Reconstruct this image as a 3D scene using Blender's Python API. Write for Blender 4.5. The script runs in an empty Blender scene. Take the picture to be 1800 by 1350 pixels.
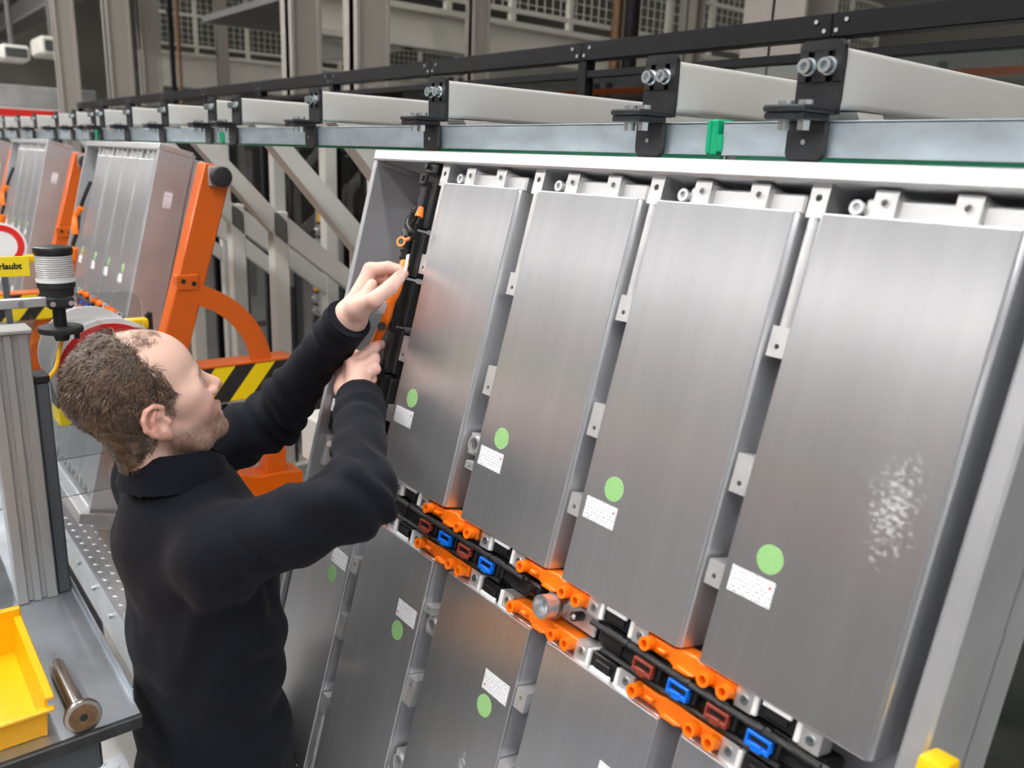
import bpy, bmesh, math, random
import numpy as np
from mathutils import Vector, Matrix

random.seed(4)
sc = bpy.context.scene
COL = sc.collection

# ------------------------------------------------------------------ camera
F_PX = 1450.0
CAM = Vector((0.0, 0.0, 2.0))
FWD = Vector((-0.74716587, 0.61134207, -0.26077583))
RGT = Vector((0.62444733, 0.78006372, 0.03957433))
UPV = Vector((-0.22761522, 0.13327218, 0.96458791))
cam_data = bpy.data.cameras.new('camera')
cam_data.sensor_width = 36.0
cam_data.lens = F_PX / 1800.0 * 36.0
cam_data.clip_start = 0.02
cam_data.clip_end = 100
cam_data.dof.use_dof = True
cam_data.dof.focus_distance = 1.32
cam_data.dof.aperture_fstop = 5.0
cam = bpy.data.objects.new('camera', cam_data)
m = Matrix((RGT, UPV, -FWD)).transposed().to_4x4()
m.translation = CAM
cam.matrix_world = m
COL.objects.link(cam)
sc.camera = cam

# ------------------------------------------------------------------ world, exposure
w = bpy.data.worlds.new('world')
sc.world = w
w.use_nodes = True
w.node_tree.nodes['Background'].inputs['Color'].default_value = (0.80, 0.88, 1.0, 1)
w.node_tree.nodes['Background'].inputs['Strength'].default_value = 0.0      # the hall is closed: its lamps are the only light
sc.view_settings.view_transform = 'Standard'
sc.view_settings.look = 'None'
sc.view_settings.gamma = 1.0
sc.view_settings.use_curve_mapping = False
sc.view_settings.exposure = 0.50

# ------------------------------------------------------------------ pack frame of reference
TH = 0.253460092
ORG = Vector((-1.11730638, 0.7643126, 1.96381341))      # top left corner of the first module's face
UU = Vector((1, 0, 0))
VV = Vector((0, math.sin(TH), math.cos(TH)))
NN = Vector((0, -math.cos(TH), math.sin(TH)))
ROT = Matrix.Rotation(-TH, 4, 'X')


def W(u, v, n=0.0):
    return ORG + UU * u + VV * v + NN * n


def ray(x, y):
    return FWD + RGT * ((x - 900) / F_PX) - UPV * ((y - 675) / F_PX)


def at_depth(x, y, d):
    return CAM + ray(x, y) * d


def at_axis(x, y, axis, val):
    r = ray(x, y)
    return CAM + r * ((val - CAM[axis]) / r[axis])


# ------------------------------------------------------------------ materials
def mat(name, col, rough=0.5, metal=0.0, emit=None, estr=0.0, noise=None, bump=None, spec=0.5, coat=0.0, aniso=0.0, vary_rough=None, arot=0.0):
    """noise=(scale xyz, amount) varies the colour, bump=(scale xyz, strength, distance) gives relief"""
    mt = bpy.data.materials.new(name)
    mt.use_nodes = True
    nt = mt.node_tree
    b = nt.nodes['Principled BSDF']
    b.inputs['Base Color'].default_value = (*col, 1)
    b.inputs['Roughness'].default_value = rough
    b.inputs['Metallic'].default_value = metal
    b.inputs['Specular IOR Level'].default_value = spec
    if coat:
        b.inputs['Coat Weight'].default_value = coat
    if aniso:                                                # vertical brush lines: the shine spreads along the row
        b.inputs['Anisotropic'].default_value = aniso
        b.inputs['Anisotropic Rotation'].default_value = arot
        tg = nt.nodes.new('ShaderNodeTangent')
        tg.direction_type = 'RADIAL'
        tg.axis = 'Z'
        nt.links.new(tg.outputs['Tangent'], b.inputs['Tangent'])
    if emit:
        b.inputs['Emission Color'].default_value = (*emit, 1)
        b.inputs['Emission Strength'].default_value = estr
    tc = None

    def tex(scale, detail=4):
        nonlocal tc
        if tc is None:
            tc = nt.nodes.new('ShaderNodeTexCoord')
        mp = nt.nodes.new('ShaderNodeMapping')
        mp.inputs['Scale'].default_value = scale
        nt.links.new(tc.outputs['Object'], mp.inputs['Vector'])
        nz = nt.nodes.new('ShaderNodeTexNoise')
        nz.inputs['Scale'].default_value = 1.0
        nz.inputs['Detail'].default_value = detail
        nt.links.new(mp.outputs['Vector'], nz.inputs['Vector'])
        return nz
    if noise:
        nz = tex(noise[0])
        mr = nt.nodes.new('ShaderNodeMapRange')
        mr.inputs['From Min'].default_value = 0.3
        mr.inputs['From Max'].default_value = 0.7
        mr.inputs['To Min'].default_value = 1 - noise[1]
        mr.inputs['To Max'].default_value = 1 + noise[1]
        nt.links.new(nz.outputs['Fac'], mr.inputs['Value'])
        mx = nt.nodes.new('ShaderNodeVectorMath')
        mx.operation = 'SCALE'
        mx.inputs[0].default_value = col
        nt.links.new(mr.outputs['Result'], mx.inputs['Scale'])
        nt.links.new(mx.outputs['Vector'], b.inputs['Base Color'])
    if vary_rough:
        nz = tex(vary_rough[0])
        mr = nt.nodes.new('ShaderNodeMapRange')
        mr.inputs['From Min'].default_value = 0.35
        mr.inputs['From Max'].default_value = 0.65
        mr.inputs['To Min'].default_value = rough - vary_rough[1]
        mr.inputs['To Max'].default_value = rough + vary_rough[1]
        nt.links.new(nz.outputs['Fac'], mr.inputs['Value'])
        nt.links.new(mr.outputs['Result'], b.inputs['Roughness'])
    if bump:
        nz = tex(bump[0])
        bp = nt.nodes.new('ShaderNodeBump')
        bp.inputs['Strength'].default_value = bump[1]
        bp.inputs['Distance'].default_value = bump[2]
        nt.links.new(nz.outputs['Fac'], bp.inputs['Height'])
        nt.links.new(bp.outputs['Normal'], b.inputs['Normal'])
    return mt


def glass_mat(name, tint=(0.97, 0.99, 0.98), gloss=0.10, rough=0.0):
    mt = bpy.data.materials.new(name)
    mt.use_nodes = True
    nt = mt.node_tree
    nt.nodes.remove(nt.nodes['Principled BSDF'])
    out = nt.nodes['Material Output']
    tr = nt.nodes.new('ShaderNodeBsdfTransparent')
    tr.inputs['Color'].default_value = (*tint, 1)
    gl = nt.nodes.new('ShaderNodeBsdfGlossy')
    gl.inputs['Roughness'].default_value = rough
    fr = nt.nodes.new('ShaderNodeFresnel')
    fr.inputs['IOR'].default_value = 1.5
    ad = nt.nodes.new('ShaderNodeMath')
    ad.operation = 'MULTIPLY_ADD'
    ad.inputs[1].default_value = 1.0
    ad.inputs[2].default_value = gloss
    nt.links.new(fr.outputs['Fac'], ad.inputs[0])
    mx = nt.nodes.new('ShaderNodeMixShader')
    nt.links.new(ad.outputs['Value'], mx.inputs['Fac'])
    nt.links.new(tr.outputs['BSDF'], mx.inputs[1])
    nt.links.new(gl.outputs['BSDF'], mx.inputs[2])
    nt.links.new(mx.outputs['Shader'], out.inputs['Surface'])
    return mt


def stripe_mat(name, c1, c2, direction, period, rough=0.45):
    """two flat paint colours in slanted stripes (hazard tape)"""
    mt = bpy.data.materials.new(name)
    mt.use_nodes = True
    nt = mt.node_tree
    b = nt.nodes['Principled BSDF']
    b.inputs['Roughness'].default_value = rough
    tc = nt.nodes.new('ShaderNodeTexCoord')
    dt = nt.nodes.new('ShaderNodeVectorMath')
    dt.operation = 'DOT_PRODUCT'
    dt.inputs[1].default_value = tuple(d / period for d in direction)
    nt.links.new(tc.outputs['Object'], dt.inputs[0])
    fr = nt.nodes.new('ShaderNodeMath')
    fr.operation = 'FRACT'
    nt.links.new(dt.outputs['Value'], fr.inputs[0])
    gt = nt.nodes.new('ShaderNodeMath')
    gt.operation = 'GREATER_THAN'
    gt.inputs[1].default_value = 0.5
    nt.links.new(fr.outputs['Value'], gt.inputs[0])
    mx = nt.nodes.new('ShaderNodeMix')
    mx.data_type = 'RGBA'
    mx.inputs['A'].default_value = (*c1, 1)
    mx.inputs['B'].default_value = (*c2, 1)
    nt.links.new(gt.outputs['Value'], mx.inputs['Factor'])
    nt.links.new(mx.outputs['Result'], b.inputs['Base Color'])
    return mt


def label_mat(name, base, ink, rows, thr):
    """printed sticker: rows of tiny unreadable print on a flat ground (object x across, z up)"""
    mt = bpy.data.materials.new(name)
    mt.use_nodes = True
    nt = mt.node_tree
    b = nt.nodes['Principled BSDF']
    b.inputs['Roughness'].default_value = 0.4
    tc = nt.nodes.new('ShaderNodeTexCoord')
    sp = nt.nodes.new('ShaderNodeSeparateXYZ')
    nt.links.new(tc.outputs['Object'], sp.inputs[0])
    mz = nt.nodes.new('ShaderNodeMath')
    mz.operation = 'MULTIPLY'
    mz.inputs[1].default_value = rows
    nt.links.new(sp.outputs['Z'], mz.inputs[0])
    fr = nt.nodes.new('ShaderNodeMath')
    fr.operation = 'FRACT'
    nt.links.new(mz.outputs['Value'], fr.inputs[0])
    lt = nt.nodes.new('ShaderNodeMath')
    lt.operation = 'LESS_THAN'
    lt.inputs[1].default_value = 0.4
    nt.links.new(fr.outputs['Value'], lt.inputs[0])
    mp = nt.nodes.new('ShaderNodeMapping')
    mp.inputs['Scale'].default_value = (700, 1, rows * 0.9)
    nt.links.new(tc.outputs['Object'], mp.inputs['Vector'])
    nz = nt.nodes.new('ShaderNodeTexNoise')
    nz.inputs['Scale'].default_value = 1
    nz.inputs['Detail'].default_value = 2
    nt.links.new(mp.outputs['Vector'], nz.inputs['Vector'])
    gt = nt.nodes.new('ShaderNodeMath')
    gt.operation = 'GREATER_THAN'
    gt.inputs[1].default_value = thr
    nt.links.new(nz.outputs['Fac'], gt.inputs[0])
    ml = nt.nodes.new('ShaderNodeMath')
    ml.operation = 'MULTIPLY'
    nt.links.new(lt.outputs['Value'], ml.inputs[0])
    nt.links.new(gt.outputs['Value'], ml.inputs[1])
    mx = nt.nodes.new('ShaderNodeMix')
    mx.data_type = 'RGBA'
    mx.inputs['A'].default_value = (*base, 1)
    mx.inputs['B'].default_value = (*ink, 1)
    nt.links.new(ml.outputs['Value'], mx.inputs['Factor'])
    nt.links.new(mx.outputs['Result'], b.inputs['Base Color'])
    return mt


M = {}
M['alu'] = mat('brushed_aluminium', (0.74, 0.75, 0.78), 0.312, 0.86, noise=((45, 6, 1.1), 0.04), vary_rough=((60, 8, 1.6), 0.010), aniso=0.80)
M['alu_tray'] = mat('tray_aluminium', (0.54, 0.55, 0.575), 0.42, 0.65, noise=((3, 9, 9), 0.08), bump=((4, 300, 300), 0.04, 0.0005))
M['alu_lip'] = mat('extruded_aluminium', (0.72, 0.73, 0.75), 0.40, 0.85, aniso=0.8, arot=0.25, noise=((3, 9, 9), 0.05))
M['alu_cast'] = mat('cast_aluminium', (0.70, 0.70, 0.71), 0.45, 0.75, noise=((40, 40, 40), 0.08), bump=((300, 300, 300), 0.12, 0.0006))
M['alu_shaded'] = mat('shaded_casting', (0.42, 0.42, 0.43), 0.5, 0.7, noise=((30, 30, 30), 0.12))  # darker copy of the cast aluminium, shade put into its colour
M['galv'] = mat('galvanised_steel', (0.58, 0.68, 0.75), 0.33, 0.75, noise=((14, 30, 30), 0.14), vary_rough=((9, 20, 20), 0.04))
M['zinc'] = mat('zinc_bolt', (0.66, 0.72, 0.75), 0.25, 0.95)
M['blacksteel'] = mat('black_oxide_steel', (0.040, 0.042, 0.046), 0.40, 0.5, noise=((40, 40, 40), 0.25))
M['tube'] = mat('light_grey_paint', (0.60, 0.60, 0.58), 0.38, noise=((3, 3, 3), 0.05))
M['frame_white'] = mat('frame_paint', (0.62, 0.61, 0.58), 0.42, noise=((3, 3, 3), 0.05))
M['black'] = mat('black_plastic', (0.012, 0.012, 0.014), 0.38)
M['black_matt'] = mat('matt_black_plastic', (0.018, 0.018, 0.02), 0.6, bump=((400, 400, 400), 0.15, 0.0005))
M['black_ribbed'] = mat('black_cable_wrap', (0.014, 0.014, 0.015), 0.45, bump=((60, 60, 260), 0.6, 0.002))
M['orange'] = mat('orange_plastic', (1.0, 0.20, 0.005), 0.38)
M['orange_paint'] = mat('orange_paint', (0.66, 0.115, 0.004), 0.36, noise=((4, 4, 4), 0.05))
M['yellow'] = mat('yellow_plastic', (0.95, 0.46, 0.0), 0.36)
M['yellow_paint'] = mat('yellow_paint', (0.92, 0.56, 0.0), 0.4)
M['sign_yellow'] = mat('yellow_sign', (0.95, 0.72, 0.01), 0.45)
M['blue'] = mat('blue_plastic', (0.0, 0.16, 0.80), 0.35)
M['brown'] = mat('brown_plastic', (0.26, 0.040, 0.022), 0.42)
M['copper'] = mat('copper_terminal', (0.95, 0.42, 0.16), 0.3, 0.8)
M['white'] = mat('white_plastic', (0.85, 0.85, 0.86), 0.4)
M['paper'] = label_mat('printed_label', (0.86, 0.87, 0.90), (0.45, 0.46, 0.5), 240.0, 0.52)
M['green'] = label_mat('green_dot_sticker', (0.32, 0.60, 0.24), (0.20, 0.42, 0.15), 170.0, 0.60)
M['red'] = mat('red_print', (0.72, 0.015, 0.012), 0.45)
M['green_clip'] = mat('green_plastic', (0.0, 0.36, 0.17), 0.35)
M['fence_black'] = mat('black_anodised', (0.006, 0.006, 0.007), 0.45, 0.0, spec=0.25, noise=((5, 30, 30), 0.3))
M['pane'] = glass_mat('guard_pane', (0.74, 0.78, 0.78), 0.05)
M['plexi'] = glass_mat('clear_acrylic', (0.95, 0.97, 0.97), 0.02)
M['profile'] = mat('anodised_profile', (0.42, 0.42, 0.42), 0.38, 0.6, noise=((40, 40, 2), 0.06))
M['profile_dark'] = mat('dark_grey_duct', (0.075, 0.085, 0.10), 0.42)
M['traysteel'] = mat('bare_sheet_steel', (0.44, 0.48, 0.53), 0.34, 0.85, noise=((5, 7, 5), 0.28), vary_rough=((6, 6, 6), 0.03))
M['steel'] = mat('turned_steel', (0.45, 0.42, 0.39), 0.28, 0.95, noise=((40, 40, 3), 0.10))
M['rust'] = mat('rusty_steel', (0.22, 0.13, 0.07), 0.5, 0.6, noise=((60, 60, 60), 0.4))
M['plate'] = mat('tread_plate_steel', (0.48, 0.50, 0.53), 0.36, 0.8, noise=((7, 7, 7), 0.10))
M['column'] = mat('beige_column_paint', (0.36, 0.33, 0.295), 0.5)
M['hall_grey'] = mat('hall_grey_paint', (0.13, 0.13, 0.127), 0.6, noise=((1, 1, 1), 0.15))
M['hall_dark'] = mat('hall_dark_paint', (0.07, 0.07, 0.07), 0.6, noise=((1, 1, 1), 0.25))
M['wall'] = mat('hall_wall_panel', (0.17, 0.163, 0.142), 0.7, noise=((0.6, 0.6, 0.6), 0.10))
M['wall_light'] = mat('light_wall_panel', (0.74, 0.75, 0.77), 0.6, noise=((0.5, 0.5, 0.5), 0.12))
M['floor'] = mat('grey_screed_floor', (0.42, 0.41, 0.40), 0.35, noise=((2, 2, 2), 0.08))
M['ceil'] = mat('hall_ceiling', (0.30, 0.30, 0.30), 0.7)
M['mezz'] = mat('white_girder_paint', (0.74, 0.72, 0.66), 0.45)
M['lamp_dim'] = mat('lamp_tube_dim', (1, 1, 1), 0.5, emit=(1.0, 0.95, 0.86), estr=6.5)
M['lamp_low'] = mat('bench_lamp_tube', (1, 1, 1), 0.5, emit=(1.0, 0.97, 0.92), estr=1.4)
M['navy'] = mat('dark_blue_lacquer', (0.085, 0.10, 0.15), 0.45)
M['mach'] = mat('machine_grey', (0.33, 0.33, 0.33), 0.45, noise=((4, 4, 4), 0.2))
M['lamp_on'] = mat('lamp_tube', (1, 1, 1), 0.5, emit=(1.0, 0.98, 0.95), estr=26.0)
M['hazard'] = stripe_mat('hazard_stripes', (0.95, 0.68, 0.0), (0.02, 0.02, 0.02), (0, 0.83, -0.66), 0.105)
M['hazard_far'] = stripe_mat('hazard_stripes_far', (0.95, 0.68, 0.0), (0.02, 0.02, 0.02), (0, 0.75, 0.66), 0.30)


def scuffed(src, cx, cz, rx, rz):
    """the brushed aluminium with a patch of white rub marks at (cx, cz) of the face"""
    mt = src.copy()
    mt.name = 'brushed_aluminium_scuffed'
    nt = mt.node_tree
    b = nt.nodes['Principled BSDF']
    tc = nt.nodes.new('ShaderNodeTexCoord')
    mp = nt.nodes.new('ShaderNodeMapping')
    mp.inputs['Location'].default_value = (-cx / rx, 0, -cz / rz)
    mp.inputs['Scale'].default_value = (1 / rx, 0, 1 / rz)
    nt.links.new(tc.outputs['Object'], mp.inputs['Vector'])
    ln = nt.nodes.new('ShaderNodeVectorMath')
    ln.operation = 'LENGTH'
    nt.links.new(mp.outputs['Vector'], ln.inputs[0])
    m2 = nt.nodes.new('ShaderNodeMapping')
    m2.inputs['Scale'].default_value = (150, 1, 210)
    m2.inputs['Rotation'].default_value = (0, .5, 0)
    nt.links.new(tc.outputs['Object'], m2.inputs['Vector'])
    nz = nt.nodes.new('ShaderNodeTexNoise')
    nz.inputs['Scale'].default_value = 1.0
    nz.inputs['Detail'].default_value = 5
    nt.links.new(m2.outputs['Vector'], nz.inputs['Vector'])
    sb = nt.nodes.new('ShaderNodeMath')
    sb.operation = 'MULTIPLY_ADD'
    sb.inputs[1].default_value = -.22
    nt.links.new(ln.outputs['Value'], sb.inputs[0])
    nt.links.new(nz.outputs['Fac'], sb.inputs[2])
    mr = nt.nodes.new('ShaderNodeMapRange')
    mr.inputs['From Min'].default_value = .36
    mr.inputs['From Max'].default_value = .60
    nt.links.new(sb.outputs['Value'], mr.inputs['Value'])
    old = b.inputs['Base Color'].links[0].from_socket
    mx = nt.nodes.new('ShaderNodeMix')
    mx.data_type = 'RGBA'
    mx.inputs['B'].default_value = (.72, .73, .76, 1)
    nt.links.new(old, mx.inputs['A'])
    nt.links.new(mr.outputs['Result'], mx.inputs['Factor'])
    nt.links.new(mx.outputs['Result'], b.inputs['Base Color'])
    mm = nt.nodes.new('ShaderNodeMapRange')
    mm.inputs['To Min'].default_value = .92
    mm.inputs['To Max'].default_value = .15
    nt.links.new(mr.outputs['Result'], mm.inputs['Value'])
    nt.links.new(mm.outputs['Result'], b.inputs['Metallic'])
    return mt


# ------------------------------------------------------------------ mesh helpers
def tag(o, label=None, cat=None, group=None, kind=None):
    if label:
        o['label'] = label
    if cat:
        o['category'] = cat
    if group:
        o['group'] = group
    if kind:
        o['kind'] = kind
    return o


def empty(name, loc=(0, 0, 0), rot=None):
    o = bpy.data.objects.new(name, None)
    o.empty_display_size = 0.05
    COL.objects.link(o)
    o.location = loc
    if rot is not None:
        o.rotation_euler = rot.to_euler()
    return o


def link(name, me, parent=None, loc=None, rot=None):
    o = bpy.data.objects.new(name, me)
    COL.objects.link(o)
    if parent is not None:
        o.parent = parent
    if loc is not None:
        o.location = loc
    if rot is not None:
        o.rotation_euler = rot.to_euler()
    return o


class MB:
    """collects shapes and builds ONE mesh object"""

    def __init__(self):
        self.bm = bmesh.new()
        self.mats = []

    def _mi(self, mt):
        if mt is None:
            return 0
        if mt not in self.mats:
            self.mats.append(mt)
        return self.mats.index(mt)

    def _add(self, bm2, mt=None, xf=None):
        me = bpy.data.meshes.new('tmp')
        if xf is not None:
            bm2.transform(xf)
        mi = self._mi(mt)
        for f in bm2.faces:
            f.material_index = mi
        bm2.to_mesh(me)
        bm2.free()
        self.bm.from_mesh(me)
        bpy.data.meshes.remove(me)

    def box(self, x0, x1, y0, y1, z0, z1, bev=0.0, mt=None, seg=1, xf=None):
        b = bmesh.new()
        bmesh.ops.create_cube(b, size=1.0)
        sx, sy, sz = x1 - x0, y1 - y0, z1 - z0
        b.transform(Matrix.Translation(((x0 + x1) / 2, (y0 + y1) / 2, (z0 + z1) / 2)) @ Matrix.Diagonal((sx, sy, sz, 1)))
        if bev:
            bmesh.ops.bevel(b, geom=b.edges[:], offset=min(bev, 0.45 * min(abs(sx), abs(sy), abs(sz))), segments=seg, profile=0.5, affect='EDGES')
        self._add(b, mt, xf)
        return self

    def cyl(self, p0, p1, r0, r1=None, n=16, mt=None, cap=True, bev=0.0):
        p0, p1 = Vector(p0), Vector(p1)
        r1 = r0 if r1 is None else r1
        d = p1 - p0
        b = bmesh.new()
        bmesh.ops.create_cone(b, cap_ends=cap, segments=n, radius1=r0, radius2=r1, depth=d.length)
        if bev:
            es = [e for e in b.edges if any(len(f.verts) > 4 for f in e.link_faces)]
            bmesh.ops.bevel(b, geom=es, offset=bev, segments=2, profile=0.5, affect='EDGES')
        q = Vector((0, 0, 1)).rotation_difference(d.normalized()).to_matrix().to_4x4()
        self._add(b, mt, Matrix.Translation((p0 + p1) / 2) @ q)
        return self

    def pocket_box(self, x0, x1, y0, y1, z0, z1, hx, hz, r, depth, mt=None, n=12):
        """box with a round blind hole bored into its front (low y) face"""
        b = bmesh.new()
        c = [(x0, z0), (x1, z0), (x1, z1), (x0, z1)]
        fr = [b.verts.new((x, y0, z)) for x, z in c]
        bk = [b.verts.new((x, y1, z)) for x, z in c]
        ang = [math.radians(225) + 2 * math.pi * k / n for k in range(n)]
        rim = [b.verts.new((hx + r * math.cos(a), y0, hz + r * math.sin(a))) for a in ang]
        bot = [b.verts.new((hx + r * math.cos(a), y0 + depth, hz + r * math.sin(a))) for a in ang]
        q = n // 4
        for i in range(4):
            for k in range(q):
                b.faces.new((fr[i], rim[(i * q + k) % n], rim[(i * q + k + 1) % n]))
            b.faces.new((fr[i], rim[((i + 1) * q) % n], fr[(i + 1) % 4]))
            b.faces.new((fr[i], fr[(i + 1) % 4], bk[(i + 1) % 4], bk[i]))
        for k in range(n):
            b.faces.new((rim[k], rim[(k + 1) % n], bot[(k + 1) % n], bot[k]))
        b.faces.new(bot)
        b.faces.new(bk)
        bmesh.ops.recalc_face_normals(b, faces=b.faces[:])
        self._add(b, mt)
        return self

    def ring(self, c, axis, ro, ri, h, n=20, mt=None):
        """hollow sleeve"""
        b = bmesh.new()
        vs = []
        for zz, r in ((0, ro), (h, ro), (h, ri), (0, ri)):
            vs.append([b.verts.new((r * math.cos(2 * math.pi * k / n), r * math.sin(2 * math.pi * k / n), zz)) for k in range(n)])
        for i in range(4):
            a, c2 = vs[i], vs[(i + 1) % 4]
            for k in range(n):
                b.faces.new((a[k], a[(k + 1) % n], c2[(k + 1) % n], c2[k]))
        q = Vector((0, 0, 1)).rotation_difference(Vector(axis).normalized()).to_matrix().to_4x4()
        self._add(b, mt, Matrix.Translation(Vector(c)) @ q)
        return self

    def prism(self, pts, axis, a, b_, mt=None, bev=0.0):
        """polygon in the plane of the two other axes, extruded along axis from a to b_"""
        b = bmesh.new()

        def P(p, t):
            return {'X': (t, p[0], p[1]), 'Y': (p[0], t, p[1]), 'Z': (p[0], p[1], t)}[axis]
        v0 = [b.verts.new(P(p, a)) for p in pts]
        v1 = [b.verts.new(P(p, b_)) for p in pts]
        n = len(pts)
        b.faces.new(v0)
        b.faces.new(v1[::-1])
        for k in range(n):
            b.faces.new((v0[k], v1[k], v1[(k + 1) % n], v0[(k + 1) % n]))
        bmesh.ops.recalc_face_normals(b, faces=b.faces[:])
        if bev:
            bmesh.ops.bevel(b, geom=b.edges[:], offset=bev, segments=1, affect='EDGES')
        self._add(b, mt)
        return self

    def tube(self, pts, r, n=10, mt=None, closed=False):
        """round tube along a smooth path, r a number or a list"""
        pts = [Vector(p) for p in pts]
        rs = r if isinstance(r, (list, tuple)) else [r] * len(pts)
        b = bmesh.new()
        rings = []
        prev = None
        for i, p in enumerate(pts):
            t = (pts[min(i + 1, len(pts) - 1)] - pts[max(i - 1, 0)]).normalized()
            if prev is None:
                s = t.orthogonal().normalized()
            else:
                s = (prev - t * prev.dot(t)).normalized()
            prev = s
            q = t.cross(s)
            rings.append([b.verts.new(p + (s * math.cos(2 * math.pi * k / n) + q * math.sin(2 * math.pi * k / n)) * rs[i]) for k in range(n)])
        for a, c in zip(rings, rings[1:]):
            for k in range(n):
                b.faces.new((a[k], a[(k + 1) % n], c[(k + 1) % n], c[k]))
        b.faces.new(rings[0][::-1])
        b.faces.new(rings[-1])
        self._add(b, mt)
        return self

    def mesh(self, name='mesh', mt=None, smooth=True, angle=35):
        me = bpy.data.meshes.new(name)
        self.bm.normal_update()
        self.bm.to_mesh(me)
        self.bm.free()
        for mm in ([mt] if mt else self.mats):
            me.materials.append(mm)
        if smooth:
            me.shade_smooth() if hasattr(me, 'shade_smooth') else None
            try:
                me.set_sharp_from_angle(angle=math.radians(angle))
            except Exception:
                pass
        return me

    def build(self, name, mt=None, parent=None, loc=None, rot=None, smooth=True, angle=35):
        return link(name, self.mesh(name, mt, smooth, angle), parent, loc, rot)


def spline(pts, k=6):
    """Catmull-Rom through points"""
    P = [Vector(p) for p in pts]
    P = [P[0] * 2 - P[1]] + P + [P[-1] * 2 - P[-2]]
    out = []
    for i in range(1, len(P) - 2):
        for j in range(k):
            t = j / k
            a, b, c, d = P[i - 1], P[i], P[i + 1], P[i + 2]
            out.append(0.5 * ((2 * b) + (c - a) * t + (2 * a - 5 * b + 4 * c - d) * t * t + (3 * b - a - 3 * c + d) * t ** 3))
    out.append(P[-2])
    return out


def kids(o):
    return [c for c in COL.objects if c.parent == o]


def copy_tree(o, parent=None):
    c = o.copy()
    COL.objects.link(c)
    c.parent = parent
    for ch in CHILD.get(o.name, []):
        copy_tree(ch, c)
    return c


def index_children():
    CHILD.clear()
    for o in COL.objects:
        if o.parent is not None:
            CHILD.setdefault(o.parent.name, []).append(o)


CHILD = {}


def text_mesh(s, size, mt, name, parent, matrix, bold=0.0, depth=0.0004):
    cu = bpy.data.curves.new('t', 'FONT')
    cu.body = s
    cu.size = size
    cu.extrude = depth
    cu.offset = bold
    cu.align_x = 'RIGHT'
    cu.align_y = 'CENTER'
    to = bpy.data.objects.new('t', cu)
    COL.objects.link(to)
    dg = bpy.context.evaluated_depsgraph_get()
    me = bpy.data.meshes.new_from_object(to.evaluated_get(dg))
    bpy.data.objects.remove(to)
    me.materials.clear()
    me.materials.append(mt)
    o = link(name, me, parent)
    o.matrix_local = matrix
    return o


def wbox(name, x0, x1, y0, y1, z0, z1, mt, kind='structure', bev=0.0, parent=None):
    o = MB().box(x0, x1, y0, y1, z0, z1, bev).build(name, mt, parent, smooth=False)
    if kind and parent is None:
        o['kind'] = kind
    return o


# ------------------------------------------------------------------ the hall
wbox('floor', -22, 6, -9, 14, -0.2, 0.0, M['floor'])
wbox('wall_back', -22, 6, 13.0, 13.3, 0, 9, M['wall'])
wbox('wall_left', -22.3, -22, -9, 13.3, 0, 9, M['wall'])
wbox('wall_opposite', -22, 6, -9.3, -9.0, 0, 9, M['wall_light'])
wbox('wall_right', 6, 6.3, -9.3, 13.3, 0, 9, M['wall_light'])
wbox('ceiling', -22, 6, -9, 13.3, 9.0, 9.2, M['ceil'])

# ceiling luminaires, hung in long rows
for row, (yy, zz) in enumerate(((-4.4, 7.2), (-2.2, 5.2), (0.2, 5.2), (4.2, 6.6), (8.6, 6.6), (-2.6, 3.13))):
    rt_ = ['nearest the opposite wall', 'over the storage racks', 'over the battery line', 'behind the guard fence', 'along the back wall', 'hung low over the work benches'][row]
    for k in range(5 if row < 5 else 3):
        x0 = (-17.6 if row < 5 else -12.2) + k * 4.4
        e = empty('ceiling_luminaire_offscreen' if row < 5 else 'bench_luminaire_offscreen', (x0 + 1.9, yy, zz))
        hw = .13 if row < 5 else .30
        MB().box(-1.9, 1.9, -hw, hw, 0.02, 0.10, 0.01).build('housing', M['white'], e)
        MB().box(-1.85, 1.85, .02 - hw, hw - .02, 0.0, 0.02, 0.004).build('diffuser_offscreen', M['lamp_on'] if row < 3 else M['lamp_dim'] if row < 5 else M['lamp_low'], e)
        for sx in (-1.2, 1.2):
            MB().cyl((sx, 0, 0.1), (sx, 0, 9.0 - zz), 0.008, n=6).build('suspension_rod', M['zinc'], e)
        tag(e, f'long white luminaire hung from the ceiling in the row {rt_}', 'ceiling lamp', f'ceiling luminaires in the row {rt_}')

# ------------------------------------------------------------------ battery modules
MW, MH, MD = 0.190, 0.480, 0.084
PI_Y = Matrix.Rotation(math.pi, 4, 'Y')


def disc(mb, x, z, y, r, depth=0.004, mt=None, n=14):
    return mb.cyl((x, y, z), (x, y + depth, z), r, n=n, mt=mt)


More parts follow.
